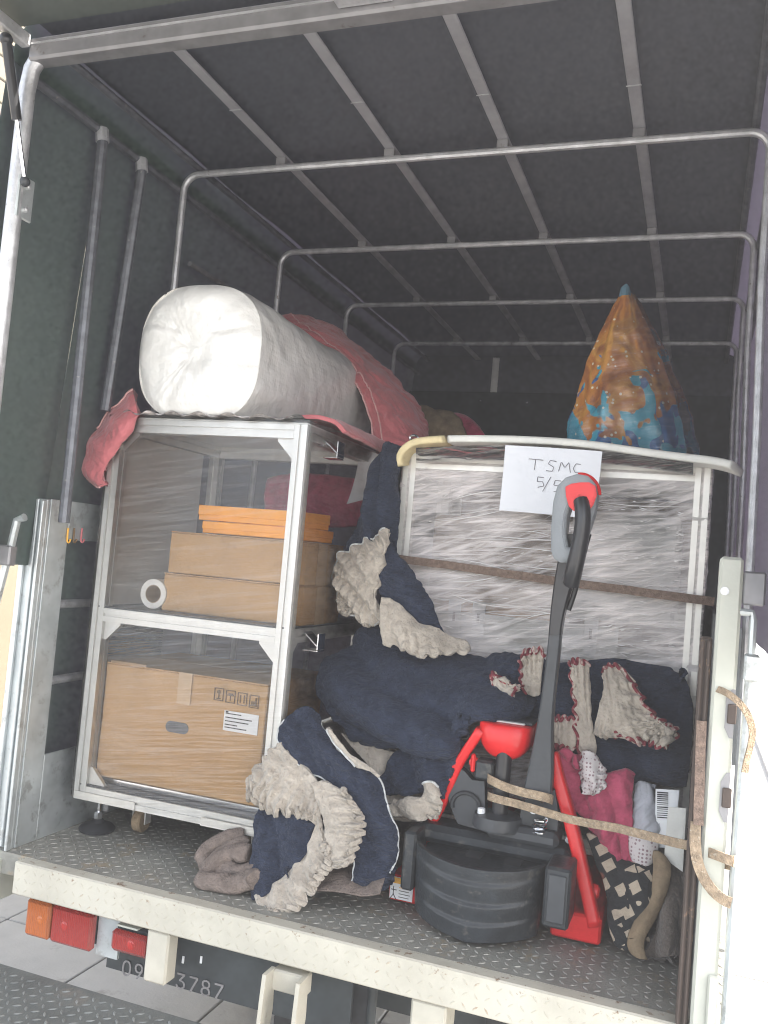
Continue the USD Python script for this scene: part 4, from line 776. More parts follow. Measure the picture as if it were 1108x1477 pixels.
# (a) hanging between the two racks
ba = blanket('moving_blanket', 'navy blanket with beige lining hanging between the two racks')
C1 = cloth([[(543, 650, .80), (555, 638, .80), (580, 642, .80)], [(535, 680, .80), (548, 668, .76), (582, 672, .80)], [(525, 715, .80), (540, 712, .74), (577, 712, .80)], [(512, 755, .80), (535, 758, .74), (573, 756, .80)], [(500, 805, .82), (525, 798, .76), (570, 806, .80)], [(502, 860, .84), (530, 850, .80), (572, 862, .82)]], 110, 60, folds=.012, fdir=(3, 0, .4), ffreq=26, puff=.005, seed=3, wr=(.0060, 1.1, 6, 34))
part(ba, 'navy_face', sheet(C1, .015), M['navy'], True)
C2 = cloth([[(560, 770, .735), (572, 790, .74), (584, 806, .75)], [(550, 805, .72), (580, 825, .715), (612, 848, .735)], [(545, 850, .71), (590, 868, .70), (630, 884, .73)], [(560, 880, .72), (610, 905, .705), (645, 914, .73)]], 80, 60, folds=.006, puff=.005, fdir=(1, 0, 2), seed=4, wr=(.0060, -0.9, 6, 34))
part(ba, 'navy_face', sheet(C2, .014), M['navy'], True)
C3 = cloth([[(558, 762, .73), (560, 775, .728), (556, 790, .728)], [(524, 782, .74), (542, 810, .70), (548, 840, .715)], [(490, 800, .76), (520, 835, .70), (545, 870, .705)], [(484, 845, .77), (510, 870, .71), (552, 895, .70)], [(500, 880, .77), (520, 890, .73), (560, 905, .71)]], 100, 90, folds=.008, fdir=(2, 0, 2.2), ffreq=40, puff=.006, ruffle=[('v0', .012, 9, .010), ('u1', .010, 8, .010)], seed=5)
part(ba, 'beige_lining', sheet(C3, .010), M['lining'], True); edge_cord(ba, C3, 'v0'); edge_cord(ba, C3, 'u1')
C4 = cloth([[(551, 862, .69), (575, 870, .69), (600, 892, .70), (640, 912, .72), (670, 925, .74)], [(548, 895, .67), (580, 902, .665), (608, 915, .68), (645, 930, .70), (678, 935, .73)], [(555, 935, .68), (585, 940, .66), (612, 948, .66), (645, 945, .69), (676, 942, .72)]], 60, 110, folds=.007, fdir=(2.5, 0, .6), ffreq=34, puff=.006, ruffle=[('u1', .008, 7, .004)], seed=6)
part(ba, 'beige_lining', sheet(C4, .010), M['lining'], True)
# (b) big one heaped in the middle
bb = blanket('moving_blanket', 'large navy quilted blanket heaped left of the pallet jack head')
B1 = cloth([[(486, 940, .80), (540, 905, .80), (600, 930, .80), (660, 940, .80), (720, 936, .80), (790, 958, .80)],
            [(462, 965, .72), (540, 950, .70), (600, 965, .69), (660, 975, .69), (720, 970, .70), (785, 980, .74)],
            [(448, 995, .66), (520, 1000, .605), (590, 1008, .585), (650, 1008, .62), (710, 996, .67), (775, 1010, .70)],
            [(462, 1030, .63), (530, 1045, .57), (590, 1050, .56), (640, 1042, .575), (688, 1028, .575), (745, 1036, .64)],
            [(490, 1060, .62), (545, 1076, .57), (590, 1086, .55), (630, 1088, .55), (664, 1072, .565), (676, 1062, .60)],
            [(508, 1070, .66), (556, 1090, .62), (592, 1102, .60), (625, 1104, .60), (656, 1084, .60), (672, 1070, .63)]], 150, 190, folds=.026, fdir=(.9, .2, 2.4), ffreq=13, puff=.005, seed=7, wr=(.0060, 0.55, 6, 34))
part(bb, 'navy_face', sheet(B1, .02), M['navy'], True)
B2 = cloth([[(580, 1076, .62), (628, 1076, .60), (668, 1066, .60)], [(556, 1102, .595), (615, 1100, .57), (660, 1095, .57)], [(542, 1128, .585), (600, 1128, .56), (650, 1122, .555)], [(546, 1148, .58), (602, 1148, .56), (640, 1152, .555)], [(640, 1172, .56), (642, 1168, .55), (645, 1160, .55)]][:4], 70, 60, folds=.010, fdir=(2, 0, 1.5), ffreq=28, puff=.005, seed=8, wr=(.0060, 0.5, 6, 34))
part(bb, 'navy_face', sheet(B2, .018), M['navy'], True)
B3 = cloth([[(612, 1132, .548), (622, 1128, .54), (634, 1140, .545)], [(590, 1152, .548), (612, 1150, .53), (634, 1158, .535)], [(562, 1155, .55), (592, 1166, .53), (630, 1174, .535)], [(556, 1175, .555), (590, 1182, .54), (622, 1180, .54)]], 50, 50, folds=.007, fdir=(2, 0, 2), ffreq=30, puff=.005, ruffle=[('v1', .004, 5, .004)], seed=9)
part(bb, 'beige_lining', sheet(B3, .012), M['lining'], True); edge_cord(bb, B3, 'u0', .004)
B4 = cloth([[(490, 1056, .64), (525, 1072, .64), (575, 1090, .64)], [(515, 1086, .63), (550, 1096, .63), (592, 1106, .63)], [(540, 1118, .62), (570, 1124, .62), (600, 1132, .62)], [(562, 1180, .60), (590, 1185, .60), (625, 1185, .60)]], 50, 40, folds=.012, puff=.004, seed=10)
part(bb, 'beige_lining', sheet(B4, .012), M['lining'], True)
# (c) crumpled one at the front of the bed
bc = blanket('moving_blanket', 'crumpled navy blanket with ruffled beige lining on the rear bed edge')
D1 = cloth([[(412, 1032, .50), (432, 1018, .51), (452, 1022, .53), (462, 1040, .55)], [(403, 1072, .47), (435, 1062, .46), (462, 1065, .47), (476, 1065, .50)], [(425, 1095, .46), (455, 1092, .445), (480, 1090, .445), (492, 1085, .47)], [(450, 1120, .455), (480, 1122, .44), (505, 1112, .445), (515, 1100, .46)], [(470, 1135, .46), (505, 1150, .44), (530, 1140, .445), (545, 1120, .46)], [(500, 1180, .45), (530, 1185, .435), (552, 1178, .445), (560, 1155, .46)], [(515, 1240, .44), (535, 1235, .43), (560, 1230, .44), (572, 1210, .46)], [(505, 1272, .43), (530, 1280, .43), (555, 1286, .44), (566, 1268, .46)]], 150, 80, folds=.012, fdir=(1.5, 0, 1.5), ffreq=22, puff=.006, seed=11, wr=(.0060, -0.8, 6, 34))
part(bc, 'navy_face', sheet(D1, .014), M['navy'], True); edge_cord(bc, D1, 'v1', .0035); edge_cord(bc, D1, 'v0', .003)
D2 = cloth([[(405, 1070, .462), (418, 1088, .452), (445, 1112, .446), (462, 1132, .442), (470, 1146, .438)], [(385, 1090, .455), (405, 1110, .44), (428, 1130, .434), (450, 1148, .43), (466, 1156, .43)], [(366, 1115, .45), (385, 1135, .432), (412, 1150, .425), (440, 1164, .422), (462, 1166, .425)], [(354, 1142, .45), (376, 1160, .43), (405, 1170, .42), (438, 1176, .418), (455, 1174, .422)]], 90, 150, folds=.005, fdir=(2, 0, 1), ffreq=50, puff=.005, ruffle=[('u1', .013, 9, .010), ('v0', .006, 5, .006)], seed=12)
part(bc, 'beige_lining', sheet(D2, .010), M['lining'], True); edge_cord(bc, D2, 'u1', .003, 'lining')
D3 = cloth([[(378, 1160, .445), (405, 1158, .44), (440, 1165, .432), (458, 1172, .43)], [(366, 1190, .435), (400, 1190, .42), (435, 1188, .415), (456, 1195, .42)], [(360, 1235, .415), (390, 1240, .395), (420, 1225, .395), (450, 1215, .41)], [(357, 1270, .395), (380, 1275, .38), (405, 1262, .38), (430, 1245, .395)], [(362, 1298, .375), (375, 1296, .37), (392, 1285, .37), (412, 1268, .38)]], 90, 70, folds=.011, fdir=(1.6, 0, .8), ffreq=26, puff=.006, seed=13, wr=(.0060, 1.2, 6, 34))
part(bc, 'navy_face', sheet(D3, .014), M['navy'], True)
D4 = cloth([[(450, 1130, .432), (470, 1128, .426), (495, 1142, .425)], [(460, 1160, .424), (482, 1160, .412), (510, 1165, .412)], [(468, 1195, .414), (488, 1195, .40), (518, 1195, .402)], [(470, 1225, .402), (488, 1228, .39), (512, 1225, .392)], [(455, 1245, .395), (478, 1252, .38), (498, 1245, .384)]], 130, 70, folds=.005, fdir=(1, 0, 2), ffreq=40, puff=.005, ruffle=[('v1', .012, 10, .010)], seed=14)
part(bc, 'beige_lining', sheet(D4, .010), M['lining'], True); edge_cord(bc, D4, 'v1', .003, 'lining')
D5 = cloth([[(456, 1170, .425), (462, 1200, .405), (470, 1232, .39)], [(446, 1215, .405), (458, 1235, .39), (470, 1250, .378)], [(425, 1245, .392), (440, 1262, .375), (452, 1280, .366)], [(400, 1270, .38), (412, 1290, .362), (425, 1304, .352)], [(366, 1292, .372), (375, 1308, .352), (392, 1316, .343)]], 150, 60, folds=.005, fdir=(2, 0, 1), ffreq=45, puff=.005, ruffle=[('v1', .011, 11, .009)], seed=15)
part(bc, 'beige_lining', sheet(D5, .010), M['lining'], True); edge_cord(bc, D5, 'v1', .003, 'lining')
D6 = cloth([[(470, 1050, .46), (476, 1052, .455), (482, 1058, .455)], [(482, 1072, .455), (492, 1078, .445), (505, 1084, .447)], [(498, 1092, .447), (512, 1098, .438), (528, 1102, .442)], [(515, 1108, .442), (532, 1112, .435), (548, 1120, .44)]], 60, 26, folds=.004, puff=.004, seed=16)
part(bc, 'beige_lining', sheet(D6, .010), M['lining'], True); edge_cord(bc, D6, 'v0', .004)
# (d) red-stitched one behind the pallet jack handle
bdk = blanket('moving_blanket', 'navy blanket with beige lining and red stitched edges under the wrapped rack')
E1 = cloth([[(745, 962, .80), (800, 950, .80), (870, 952, .80), (940, 955, .80), (985, 972, .80)], [(745, 1000, .76), (800, 1000, .75), (870, 1000, .745), (940, 1005, .745), (1000, 1010, .77)], [(750, 1050, .74), (810, 1055, .72), (880, 1060, .71), (940, 1065, .715), (998, 1070, .75)], [(790, 1085, .74), (830, 1090, .73), (880, 1105, .70), (940, 1112, .70), (992, 1112, .74)], [(820, 1090, .76), (850, 1110, .76), (890, 1126, .72), (940, 1136, .72), (990, 1134, .75)]], 120, 140, folds=.012, fdir=(1.4, 0, 1.2), ffreq=18, puff=.005, seed=17, wr=(.0060, 0.2, 6, 34))
part(bdk, 'navy_face', sheet(E1, .02), M['navy'], True)
def red_lined(rows, nu, nv, ruf, seed, cords):
    S_ = cloth(rows, nu, nv, folds=.004, fdir=(2, 0, 1), ffreq=40, puff=.005, ruffle=ruf, seed=seed); part(bdk, 'beige_lining', sheet(S_, .009), M['lining'], True)
    for cname in cords:
        e = {'u0': S_[0], 'u1': S_[-1], 'v0': S_[:, 0], 'v1': S_[:, -1]}[cname]; nn = normals(S_); part(bdk, 'red_stitching', tube(e, .0045, 6), M['red_edge'])
red_lined([[(868, 968, .70), (884, 962, .70), (902, 972, .70)], [(868, 1000, .68), (890, 1000, .672), (925, 1010, .68)], [(862, 1035, .67), (900, 1035, .655), (945, 1038, .665)], [(856, 1056, .67), (905, 1052, .65), (972, 1050, .66)], [(880, 1048, .67), (920, 1068, .65), (965, 1078, .655)]][:4] + [[(866, 1056, .672), (915, 1066, .652), (960, 1078, .655)]], 110, 100, [('v1', .010, 7, .008), ('u1', .010, 7, .008), ('u0', .006, 4, .004)], 21, ['v1', 'u1', 'u0'])
red_lined([[(818, 955, .71), (832, 952, .70), (848, 956, .71)], [(822, 985, .70), (838, 985, .69), (852, 985, .70)], [(828, 1020, .695), (842, 1020, .685), (852, 1025, .69)], [(832, 1055, .69), (846, 1058, .68), (858, 1060, .685)], [(842, 1090, .69), (852, 1092, .68), (860, 1092, .685)]], 90, 40, [('u0', .008, 4, .006), ('v0', .005, 6, .005)], 22, ['u0', 'v0'])
red_lined([[(756, 945, .72), (768, 938, .71), (786, 946, .71)], [(752, 972, .71), (766, 970, .70), (782, 972, .70)], [(758, 1000, .71), (770, 1005, .70), (780, 1002, .70)]], 50, 40, [('u0', .008, 4, .007), ('v0', .006, 4, .004)], 23, ['u0', 'v0'])
red_lined([[(706, 976, .665), (714, 974, .66), (722, 985, .66)], [(715, 1000, .655), (725, 996, .65), (745, 990, .655)], [(724, 1018, .65), (733, 1015, .645), (738, 1005, .65)], [(728, 1030, .65), (734, 1030, .645), (738, 1024, .648)]], 50, 40, [('u0', .006, 3, .006), ('v1', .006, 5, .006)], 24, ['u0', 'v1', 'v0'])
red_lined([[(670, 1000, .64), (676, 1004, .635), (682, 1008, .635)], [(676, 1020, .635), (690, 1014, .63), (696, 1008, .63)], [(682, 1036, .635), (698, 1026, .625), (706, 1022, .63)]], 40, 36, [('u0', .005, 3, .004), ('v0', .006, 5, .006)], 25, ['u0', 'v0'])
red_lined([[(798, 1042, .69), (812, 1036, .69), (834, 1048, .70)], [(796, 1056, .69), (812, 1060, .685), (832, 1068, .69)], [(800, 1072, .69), (812, 1078, .685), (828, 1080, .69)]], 40, 36, [('u0', .006, 4, .005), ('u1', .006, 4, .005)], 26, ['u0', 'u1'])
# brown rag rolled on the bed by the rack
rr_ = thing('folded_rag', 'brown folded rag lying on the bed beside the crumpled navy blanket', 'rag')
for k, (r0, pts) in enumerate(((.022, [(352, 1205, .50), (318, 1214, .47), (294, 1236, .44), (300, 1252, .43), (362, 1246, .42)]), (.024, [(360, 1232, .44), (320, 1238, .43), (296, 1262, .40), (292, 1274, .385), (330, 1278, .38), (368, 1270, .38)]), (.020, [(356, 1218, .48), (326, 1226, .46), (308, 1244, .44), (330, 1256, .42), (364, 1258, .42)]))):
    p = resample([P(*q[:2], y=q[2]) for q in pts], 70); p[:, 2] = np.maximum(p[:, 2], r0 * .8)
    me = tube(p, r0, 16); me.vertices = me.vertices + (fbm(me.vertices * 26)[:, None] - .5) * .022; me.vertices[:, 2] = np.maximum(me.vertices[:, 2], .003); part(rr_, 'fold', me, M['rolled'], True)
r3 = thing('folded_rag', 'flattened brown rag on the bed between navy blanket and pallet jack', 'rag')
S_ = cloth([[(455, 1238, .50), (500, 1245, .50), (560, 1255, .49)], [(445, 1262, .45), (500, 1266, .44), (555, 1272, .44)], [(450, 1285, .40), (500, 1290, .40), (548, 1290, .40)]], 40, 60, folds=.012, ffreq=30, puff=.006); S_[..., 2] = np.maximum(S_[..., 2], .006); part(r3, 'fold', sheet(S_, .004), M['rolled'], True)

# ------------------------------------------------------------------ cloths at the right of the pallet jack
rc1 = thing('rose_cloth', 'rose pink cloth stuffed between the red fork arm and white pillow', 'cloth')
F1 = cloth([[(798, 1080, .70), (815, 1078, .69), (850, 1100, .68), (915, 1110, .69)], [(805, 1120, .68), (830, 1115, .66), (870, 1125, .645), (916, 1130, .66)], [(818, 1160, .67), (845, 1160, .64), (880, 1165, .63), (914, 1170, .65)], [(850, 1200, .655), (875, 1205, .625), (895, 1210, .62), (916, 1210, .64)], [(870, 1240, .64), (885, 1245, .62), (900, 1250, .615), (918, 1240, .63)], [(872, 1266, .63), (885, 1270, .62), (898, 1272, .615), (912, 1265, .625)]], 110, 80, folds=.013, fdir=(3, 0, 1), ffreq=26, puff=.004, seed=31, wr=(.012, 1.25, 5, 34))
part(rc1, 'body', sheet(F1, .02), M['rose'], True)
single('dotted_cloth', sheet(cloth([[(836, 1092, .655), (850, 1085, .645), (872, 1100, .65)], [(830, 1115, .645), (852, 1115, .625), (876, 1118, .635)], [(838, 1140, .645), (855, 1145, .63), (870, 1135, .64)]], 40, 40, folds=.014, fdir=(2, 0, 1), ffreq=36, ruffle=[('u1', .008, 3, .008), ('v0', .008, 3, .008), ('v1', .006, 3, .008)], seed=32), .012), M['dotted'], 'small white dotted cloth tucked above the rose pink cloth', 'cloth', smooth=True)
pw = thing('pillow', 'pale grey pillow squeezed between rose cloth and barcode card', 'pillow')
part(pw, 'body', sheet(cloth([[(912, 1128, .70), (930, 1126, .69), (946, 1135, .70)], [(912, 1160, .67), (932, 1158, .655), (950, 1165, .67)], [(908, 1195, .66), (932, 1195, .64), (952, 1200, .66)], [(905, 1215, .67), (930, 1218, .66), (950, 1215, .67)]], 60, 40, folds=.006, ffreq=26, puff=.003, seed=33, wr=(.006, 1.1, 5, 30)), .05), M['greycloth'], True)
part(pw, 'dotted_corner', sheet(cloth([[(908, 1205, .645), (930, 1205, .635), (950, 1212, .645)], [(908, 1228, .635), (930, 1230, .62), (948, 1232, .635)], [(916, 1250, .635), (928, 1252, .625), (938, 1248, .635)]], 30, 30, folds=.005, seed=34), .012), M['dotted'], True)
ck = thing('checked_blanket', 'cream and black checked blanket bunched on the bed below rose cloth', 'blanket')
part(ck, 'body', sheet(cloth([[(846, 1205, .66), (870, 1215, .65), (910, 1245, .64), (945, 1235, .66)], [(868, 1255, .625), (890, 1262, .60), (920, 1265, .595), (950, 1262, .62)], [(880, 1300, .60), (900, 1300, .57), (922, 1300, .565), (944, 1296, .59)], [(884, 1335, .57), (900, 1338, .55), (918, 1335, .545), (934, 1325, .56)], [(900, 1362, .55), (908, 1368, .54), (918, 1368, .535), (924, 1360, .545)]], 90, 70, folds=.010, fdir=(2, 0, 1), ffreq=26, puff=.004, seed=35), .03), M['plaid'], True)
part(ck, 'tan_border', sheet(cloth([[(940, 1228, .63), (952, 1228, .62), (964, 1240, .63)], [(940, 1275, .595), (953, 1275, .58), (966, 1275, .59)], [(925, 1310, .57), (938, 1314, .55), (950, 1318, .565)], [(908, 1345, .54), (920, 1350, .525), (932, 1350, .535)], [(912, 1376, .53), (922, 1382, .52), (934, 1384, .525)]], 90, 30, folds=.006, seed=36), .02), M['tan_cloth'], True)
bk = thing('brown_blanket', 'dark brown blanket piled against the right side board', 'blanket')
F5 = cloth([[(948, 1215, .68), (975, 1220, .69), (1000, 1235, .70)], [(958, 1265, .63), (980, 1265, .62), (1002, 1270, .63)], [(948, 1305, .585), (975, 1310, .57), (1000, 1315, .58)], [(938, 1345, .55), (965, 1350, .54), (992, 1350, .55)], [(925, 1375, .53), (955, 1380, .52), (985, 1378, .53)]], 90, 70, folds=.018, fdir=(2.4, 0, .8), ffreq=28, puff=.005, seed=37, wr=(.012, 1.0, 4, 26)); F5[..., 2] = np.maximum(F5[..., 2], .008)
part(bk, 'body', sheet(F5, .03), M['brown_cloth'], True)
cd = thing('barcode_card', 'pale card with a barcode standing beside the grey pillow', 'card')
YC = .64
part(cd, 'sheet', sheet(surf([[P(964, 1164, y=YC), P(990, 1166, y=YC)], [P(958, 1238, y=YC - .01), P(985, 1258, y=YC - .01)]], 6, 5), .002), M['foam'], True)
pl = part(cd, 'printed_panel', sheet(surf([[P(946, 1138, y=YC + .02), P(980, 1140, y=YC + .02)], [P(944, 1222, y=YC + .015), P(972, 1224, y=YC + .015)]], 4, 4), .002), M['label_white'], True)
for k in range(22):
    y0 = 1142 + k * 3.0; w = rng.uniform(.8, 2.0); part(pl, 'bar', sheet(surf([[P(948, y0, y=YC + .0175), P(964, y0 + 1, y=YC + .0175)], [P(948, y0 + w, y=YC + .0175), P(964, y0 + w + 1, y=YC + .0175)]], 2, 2), .0004), M['ink'], False)

# ------------------------------------------------------------------ pallet jack
pj = thing('pallet_jack', 'red and black hand pallet jack with upright handle at the truck rear', 'pallet jack')
JX = .352
# front guard: a curved black drum with shallow ridges, open at the top
na, nz = 70, 60; GX0 = JX - .030
AA, ZZ = np.meshgrid(np.linspace(-1, 1, na), np.linspace(0, 1, nz), indexing='ij')
bul = np.sqrt(np.clip(1 - (AA * .93) ** 2, 0, 1))
Dx = GX0 + .002 + .168 * AA * (1 - .07 * (1 - ZZ)); Dz = .010 + .178 * ZZ + .020 * (1 - ZZ) ** 3 * np.abs(AA) + .012 * AA ** 2 * ZZ
Dy = .535 - .150 * bul * (1 - .07 * (1 - ZZ) ** 2)
for c_, w_, d_ in ((.80, .018, .0030), (.52, .020, .0040), (.26, .018, .0035)):
    zz_ = ZZ - c_ - .07 * AA ** 2; Dy += d_ * np.tanh(zz_ / .02) * np.exp(-(zz_ / .12) ** 2) * bul
Dr = np.stack([Dx, Dy, Dz], -1); Dr += (fbm(Dr * 30)[..., None] - .5) * .0012
gd = part(pj, 'front_guard', sheet(Dr, .011), M['black_plastic'], True)
part(gd, 'guard_floor', prism([(GX0 + .002 + .155 * math.cos(a), .555 - .145 * abs(math.sin(a))) for a in np.linspace(0, np.pi, 24)], .150, .176), M['black_plastic'], False)
part(gd, 'side_block', box((JX + .143, .425, .075), (JX + .205, .54, .215), .006), M['black_plastic'], False)
part(gd, 'side_inset', box((JX + .153, .4205, .090), (JX + .195, .4245, .200), .003), M['charcoal'], False)
part(gd, 'side_block', box((JX - .222, .46, .075), (JX - .188, .56, .222), .006), M['black_plastic'], False)
part(gd, 'back_plate', box((GX0 - .150, .557, .05), (GX0 + .150, .565, .19), .002), M['rubber'], False)
dk = box((GX0 - .185, .535, .18), (JX + .185, .64, .226), .014); part(pj, 'guard_deck', dk, M['black_plastic'], False)
for sx in (-1, 1):
    w = part(pj, 'steer_wheel', lathe([(.03, -.024), (.082, -.025), (.09, -.02), (.09, .02), (.082, .025), (.03, .024)], 28, 'x', (JX + sx * .05, .53, .092)), M['rubber'])
    part(w, 'hub', lathe([(.008, -.027), (.03, -.027), (.03, .027), (.008, .027)], 14, 'x', (JX + sx * .05, .53, .092)), M['chrome'])
# pump body, cylinder, brackets
pb = part(pj, 'pump_body', cat(box((JX - .03, .53, .222), (JX + .155, .625, .262), .012), lathe([(.01, 0), (.062, 0), (.064, .006), (.060, .032), (.03, .036)], 28, 'z', (JX - .005, .56, .245))), M['charcoal'])
cyl = part(pj, 'lift_cylinder', lathe([(.021, .26), (.021, .345), (.0215, .35), (.0215, .352), (.020, .355), (.020, .455)], 20, 'z', (JX - .002, .565, 0)), M['gloss_black'])
part(cyl, 'piston', lathe([(.015, .44), (.015, .476)], 16, 'z', (JX - .002, .565, 0)), M['chrome'])
# left charcoal cover with a round cut
cv = [P(x, y, y=.58) for x, y in ((655, 1172), (648, 1150), (654, 1124), (664, 1106), (672, 1112), (682, 1124), (700, 1126), (702, 1190), (690, 1195), (662, 1187))]
c3 = prism([(a[0], a[2]) for a in cv], 0, .03); c3.apply_transform(np.array([[1, 0, 0, 0], [0, 0, -1, .60], [0, 1, 0, 0], [0, 0, 0, 1.]])); lcv = part(pj, 'left_cover', c3, M['charcoal'], False)
c = P(672, 1163, y=.565); a_ = np.linspace(-.3, np.pi + .3, 22); part(lcv, 'chain_arc', tube(np.stack([c[0] + .037 * np.cos(a_), np.full(22, .566), c[2] + .034 * np.sin(a_)], 1), .0055, 6, (0, 1, 0)), M['rubber'])
c = P(683, 1100, y=.56); kn = part(pj, 'release_knob', lathe([(.004, 0), (.012, 0), (.014, .01), (.010, .02), (.004, .022)], 14, 'y', c), M['red'])
part(kn, 'grip_bar', box(c + [-.006, -.008, -.024], c + [.006, .002, .024], .004), M['red'], False)
c = P(700, 1115, y=.555); part(pj, 'valve_block', box(c + [-.03, 0, -.02], c + [.02, .05, .03], .006), M['black_plastic'], False)
c = P(694, 1176, y=.54); part(pj, 'plug', lathe([(.004, 0), (.010, 0), (.010, .018), (.004, .02)], 10, 'z', c), M['label_white'])
# right bracket with spring and bolts
bx = [P(x, y, y=.56) for x, y in ((748, 1190), (752, 1162), (765, 1146), (800, 1140), (805, 1175), (802, 1222), (756, 1222))]
c3 = prism([(a[0], a[2]) for a in bx], 0, .035); c3.apply_transform(np.array([[1, 0, 0, 0], [0, 0, -1, .60], [0, 1, 0, 0], [0, 0, 0, 1.]])); rbk = part(pj, 'handle_bracket', c3, M['charcoal'], False)
ca = P(752, 1198, y=.55); cb = P(790, 1192, y=.55)
a_ = np.linspace(0, 2 * np.pi * 5, 110); sc_ = P(778, 1196, y=.545)
part(rbk, 'spring', tube(np.stack([sc_[0] + .016 * np.cos(a_), sc_[1] + .012 * np.sin(a_), sc_[2] - .025 + .05 * a_ / a_[-1]], 1), .003, 6), M['chrome'])
for px, py, r in ((770, 1168, .010), (782, 1154, .007), (787, 1172, .006), (788, 1182, .006)): part(rbk, 'bolt', lathe([(.002, -.006), (r, -.006), (r, .004), (r * .6, .006)], 10, 'y', P(px, py, y=.555)), M['label_white' if py == 1168 else 'chrome'])
# red yoke, arms and fork heels
yc = P(728, 1045, y=.56); ph = np.linspace(-np.pi / 2, np.pi / 2, 34); yr = []
for q, w_, d_ in ((0, .066, .050), (.05, .071, .056), (.2, .0715, .062), (.45, .068, .064), (.65, .062, .060), (.8, .052, .052), (.9, .042, .044), (.97, .030, .032), (1, .018, .018)):
    z = yc[2] - .092 * q
    yr.append(np.vstack([np.stack([yc[0] + w_ * np.sign(np.sin(ph)) * np.abs(np.sin(ph)) ** .8, .60 - d_ * np.cos(ph) ** .8, np.full(34, z)], 1), [[yc[0] + w_, .68, z], [yc[0] - w_, .68, z]]]))
yo = part(pj, 'yoke', skin(yr), M['red'], 50)
part(yo, 'top_plate', box((yc[0] - .068, .585, yc[2] + .0006), (yc[0] + .069, .68, yc[2] + .008), .003), M['charcoal'], False)
part(yo, 'top_rim', box((yc[0] - .045, .575, yc[2] + .0006), (yc[0] + .050, .5845, yc[2] + .006), .002), M['alu'], False)
def arm(px, width, thick, y0, y1):
    p = np.array([P(a, b, y=y0 + (y1 - y0) * k / (len(px) - 1)) for k, (a, b) in enumerate(px)]); p = resample(p, 30)
    return sweep(p, rrect(width, thick, min(width, thick) * .3), (1, 0, 0))
ar = part(pj, 'right_arm', arm([(797, 1085), (805, 1120), (818, 1165), (832, 1220), (846, 1280), (858, 1335)], .033, .045, .605, .562), M['red'], True)
part(ar, 'inner_leg', arm([(832, 1225), (825, 1255), (820, 1290), (818, 1330)], .016, .03, .575, .560), M['red'], True)
part(ar, 'pivot_knob', lathe([(.002, 0), (.018, 0), (.020, .004), (.018, .03), (.010, .035)], 16, 'x', P(845, 1283, y=.60)), M['red'])
part(ar, 'bolt', lathe([(.002, -.006), (.008, -.006), (.008, .004)], 8, 'y', P(820, 1211, y=.575)), M['chrome'])
part(pj, 'left_arm', arm([(694, 1052), (674, 1082), (660, 1106), (648, 1136), (624, 1185), (596, 1235), (579, 1290)], .026, .03, .566, .600), M['red'], True)
h0, h1 = P(795, 1326, y=.55), P(866, 1358, y=.55)
fk = part(pj, 'fork', box((h0[0], .545, .012), (h1[0], 1.70, .078), .006), M['red'], False)
fk2 = part(pj, 'fork', box((.075, .545, .012), (.205, 1.70, .078), .006), M['red'], False)
q0 = P(567, 1272, y=.535); 
sk = part(fk2, 'warning_sticker', box((.079, .5425, .018), (.142, .5445, .074)), M['label_white'], False)
part(sk, 'sticker_header', box((.080, .5418, .058), (.141, .5424, .073)), M['sticker'], False)
part(sk, 'sticker_figure', cat(box((.088, .5418, .030), (.090, .5424, .050)), box((.082, .5418, .040), (.098, .5424, .042)), xf(box((-.001, 0, -.008), (.001, .0006, .008)), rot=(0, 35, 0), loc=(.086, .5418, .024)), xf(box((-.001, 0, -.008), (.001, .0006, .008)), rot=(0, -35, 0), loc=(.093, .5418, .024))), M['ink'], False)
for k in range(4): part(sk, 'print_line', box((.104, .5418, .024 + k * .008), (.104 + .028 + .003 * (k % 2), .5424, .0255 + k * .008)), M['sticker'] if k == 3 else M['ink'], False)
# handle: flat tapering lower blade, black tube, grey loop grip with red controls
YH = .53
def blade(pl, pr, y0, y1, th):
    n = len(pl); L = np.array([P(*q, y=y0 + (y1 - y0) * k / (n - 1)) for k, q in enumerate(pl)]); R = np.array([P(*q, y=y0 + (y1 - y0) * k / (n - 1)) for k, q in enumerate(pr)])
    L, R = resample(L, 30), resample(R, 30); b = .004
    return skin(np.stack([L + [0, b, 0], L + [b, 0, 0], R + [-b, 0, 0], R + [0, b, 0], R + [0, th - b, 0], R + [-b, th, 0], L + [b, th, 0], L + [0, th - b, 0]], 1))
hn = part(pj, 'handle', blade([(755, 1140), (762, 1108), (774, 1046), (784, 980), (791, 915)], [(795, 1145), (797, 1098), (797, 1052), (802, 985), (809, 915)], YH, YH + .0, .035), M['charcoal'], 40)
part(hn, 'upper_tube', blade([(791, 916), (794, 880), (799, 840), (806, 800), (812, 770)], [(809, 916), (815, 880), (826, 840), (838, 800), (845, 770)], YH - .003, YH - .01, .04), M['gloss_black'], 40)
go = [(801, 806), (797, 795), (797, 760), (800, 725), (806, 702), (818, 690), (834, 685), (850, 688), (860, 699), (863, 716), (859, 740), (850, 768), (842, 792), (834, 806), (824, 812), (810, 812)]
gi = [(822, 790), (818, 770), (820, 745), (826, 727), (836, 722), (843, 730), (841, 752), (836, 776), (831, 790)]
outer = Polygon([(lambda a: (a[0], a[2]))(P(*q, y=YH - .02)) for q in go]).buffer(-.012).buffer(.012); inner = Polygon([(lambda a: (a[0], a[2]))(P(*q, y=YH - .02)) for q in gi]).buffer(-.004).buffer(.004)
import manifold3d as mf
def ex(poly, y0, y1):
    m_ = trimesh.creation.extrude_polygon(poly, y1 - y0, engine='earcut'); m_.apply_transform(np.array([[1, 0, 0, 0], [0, 0, -1, y1], [0, 1, 0, 0], [0, 0, 0, 1.]])); return m_
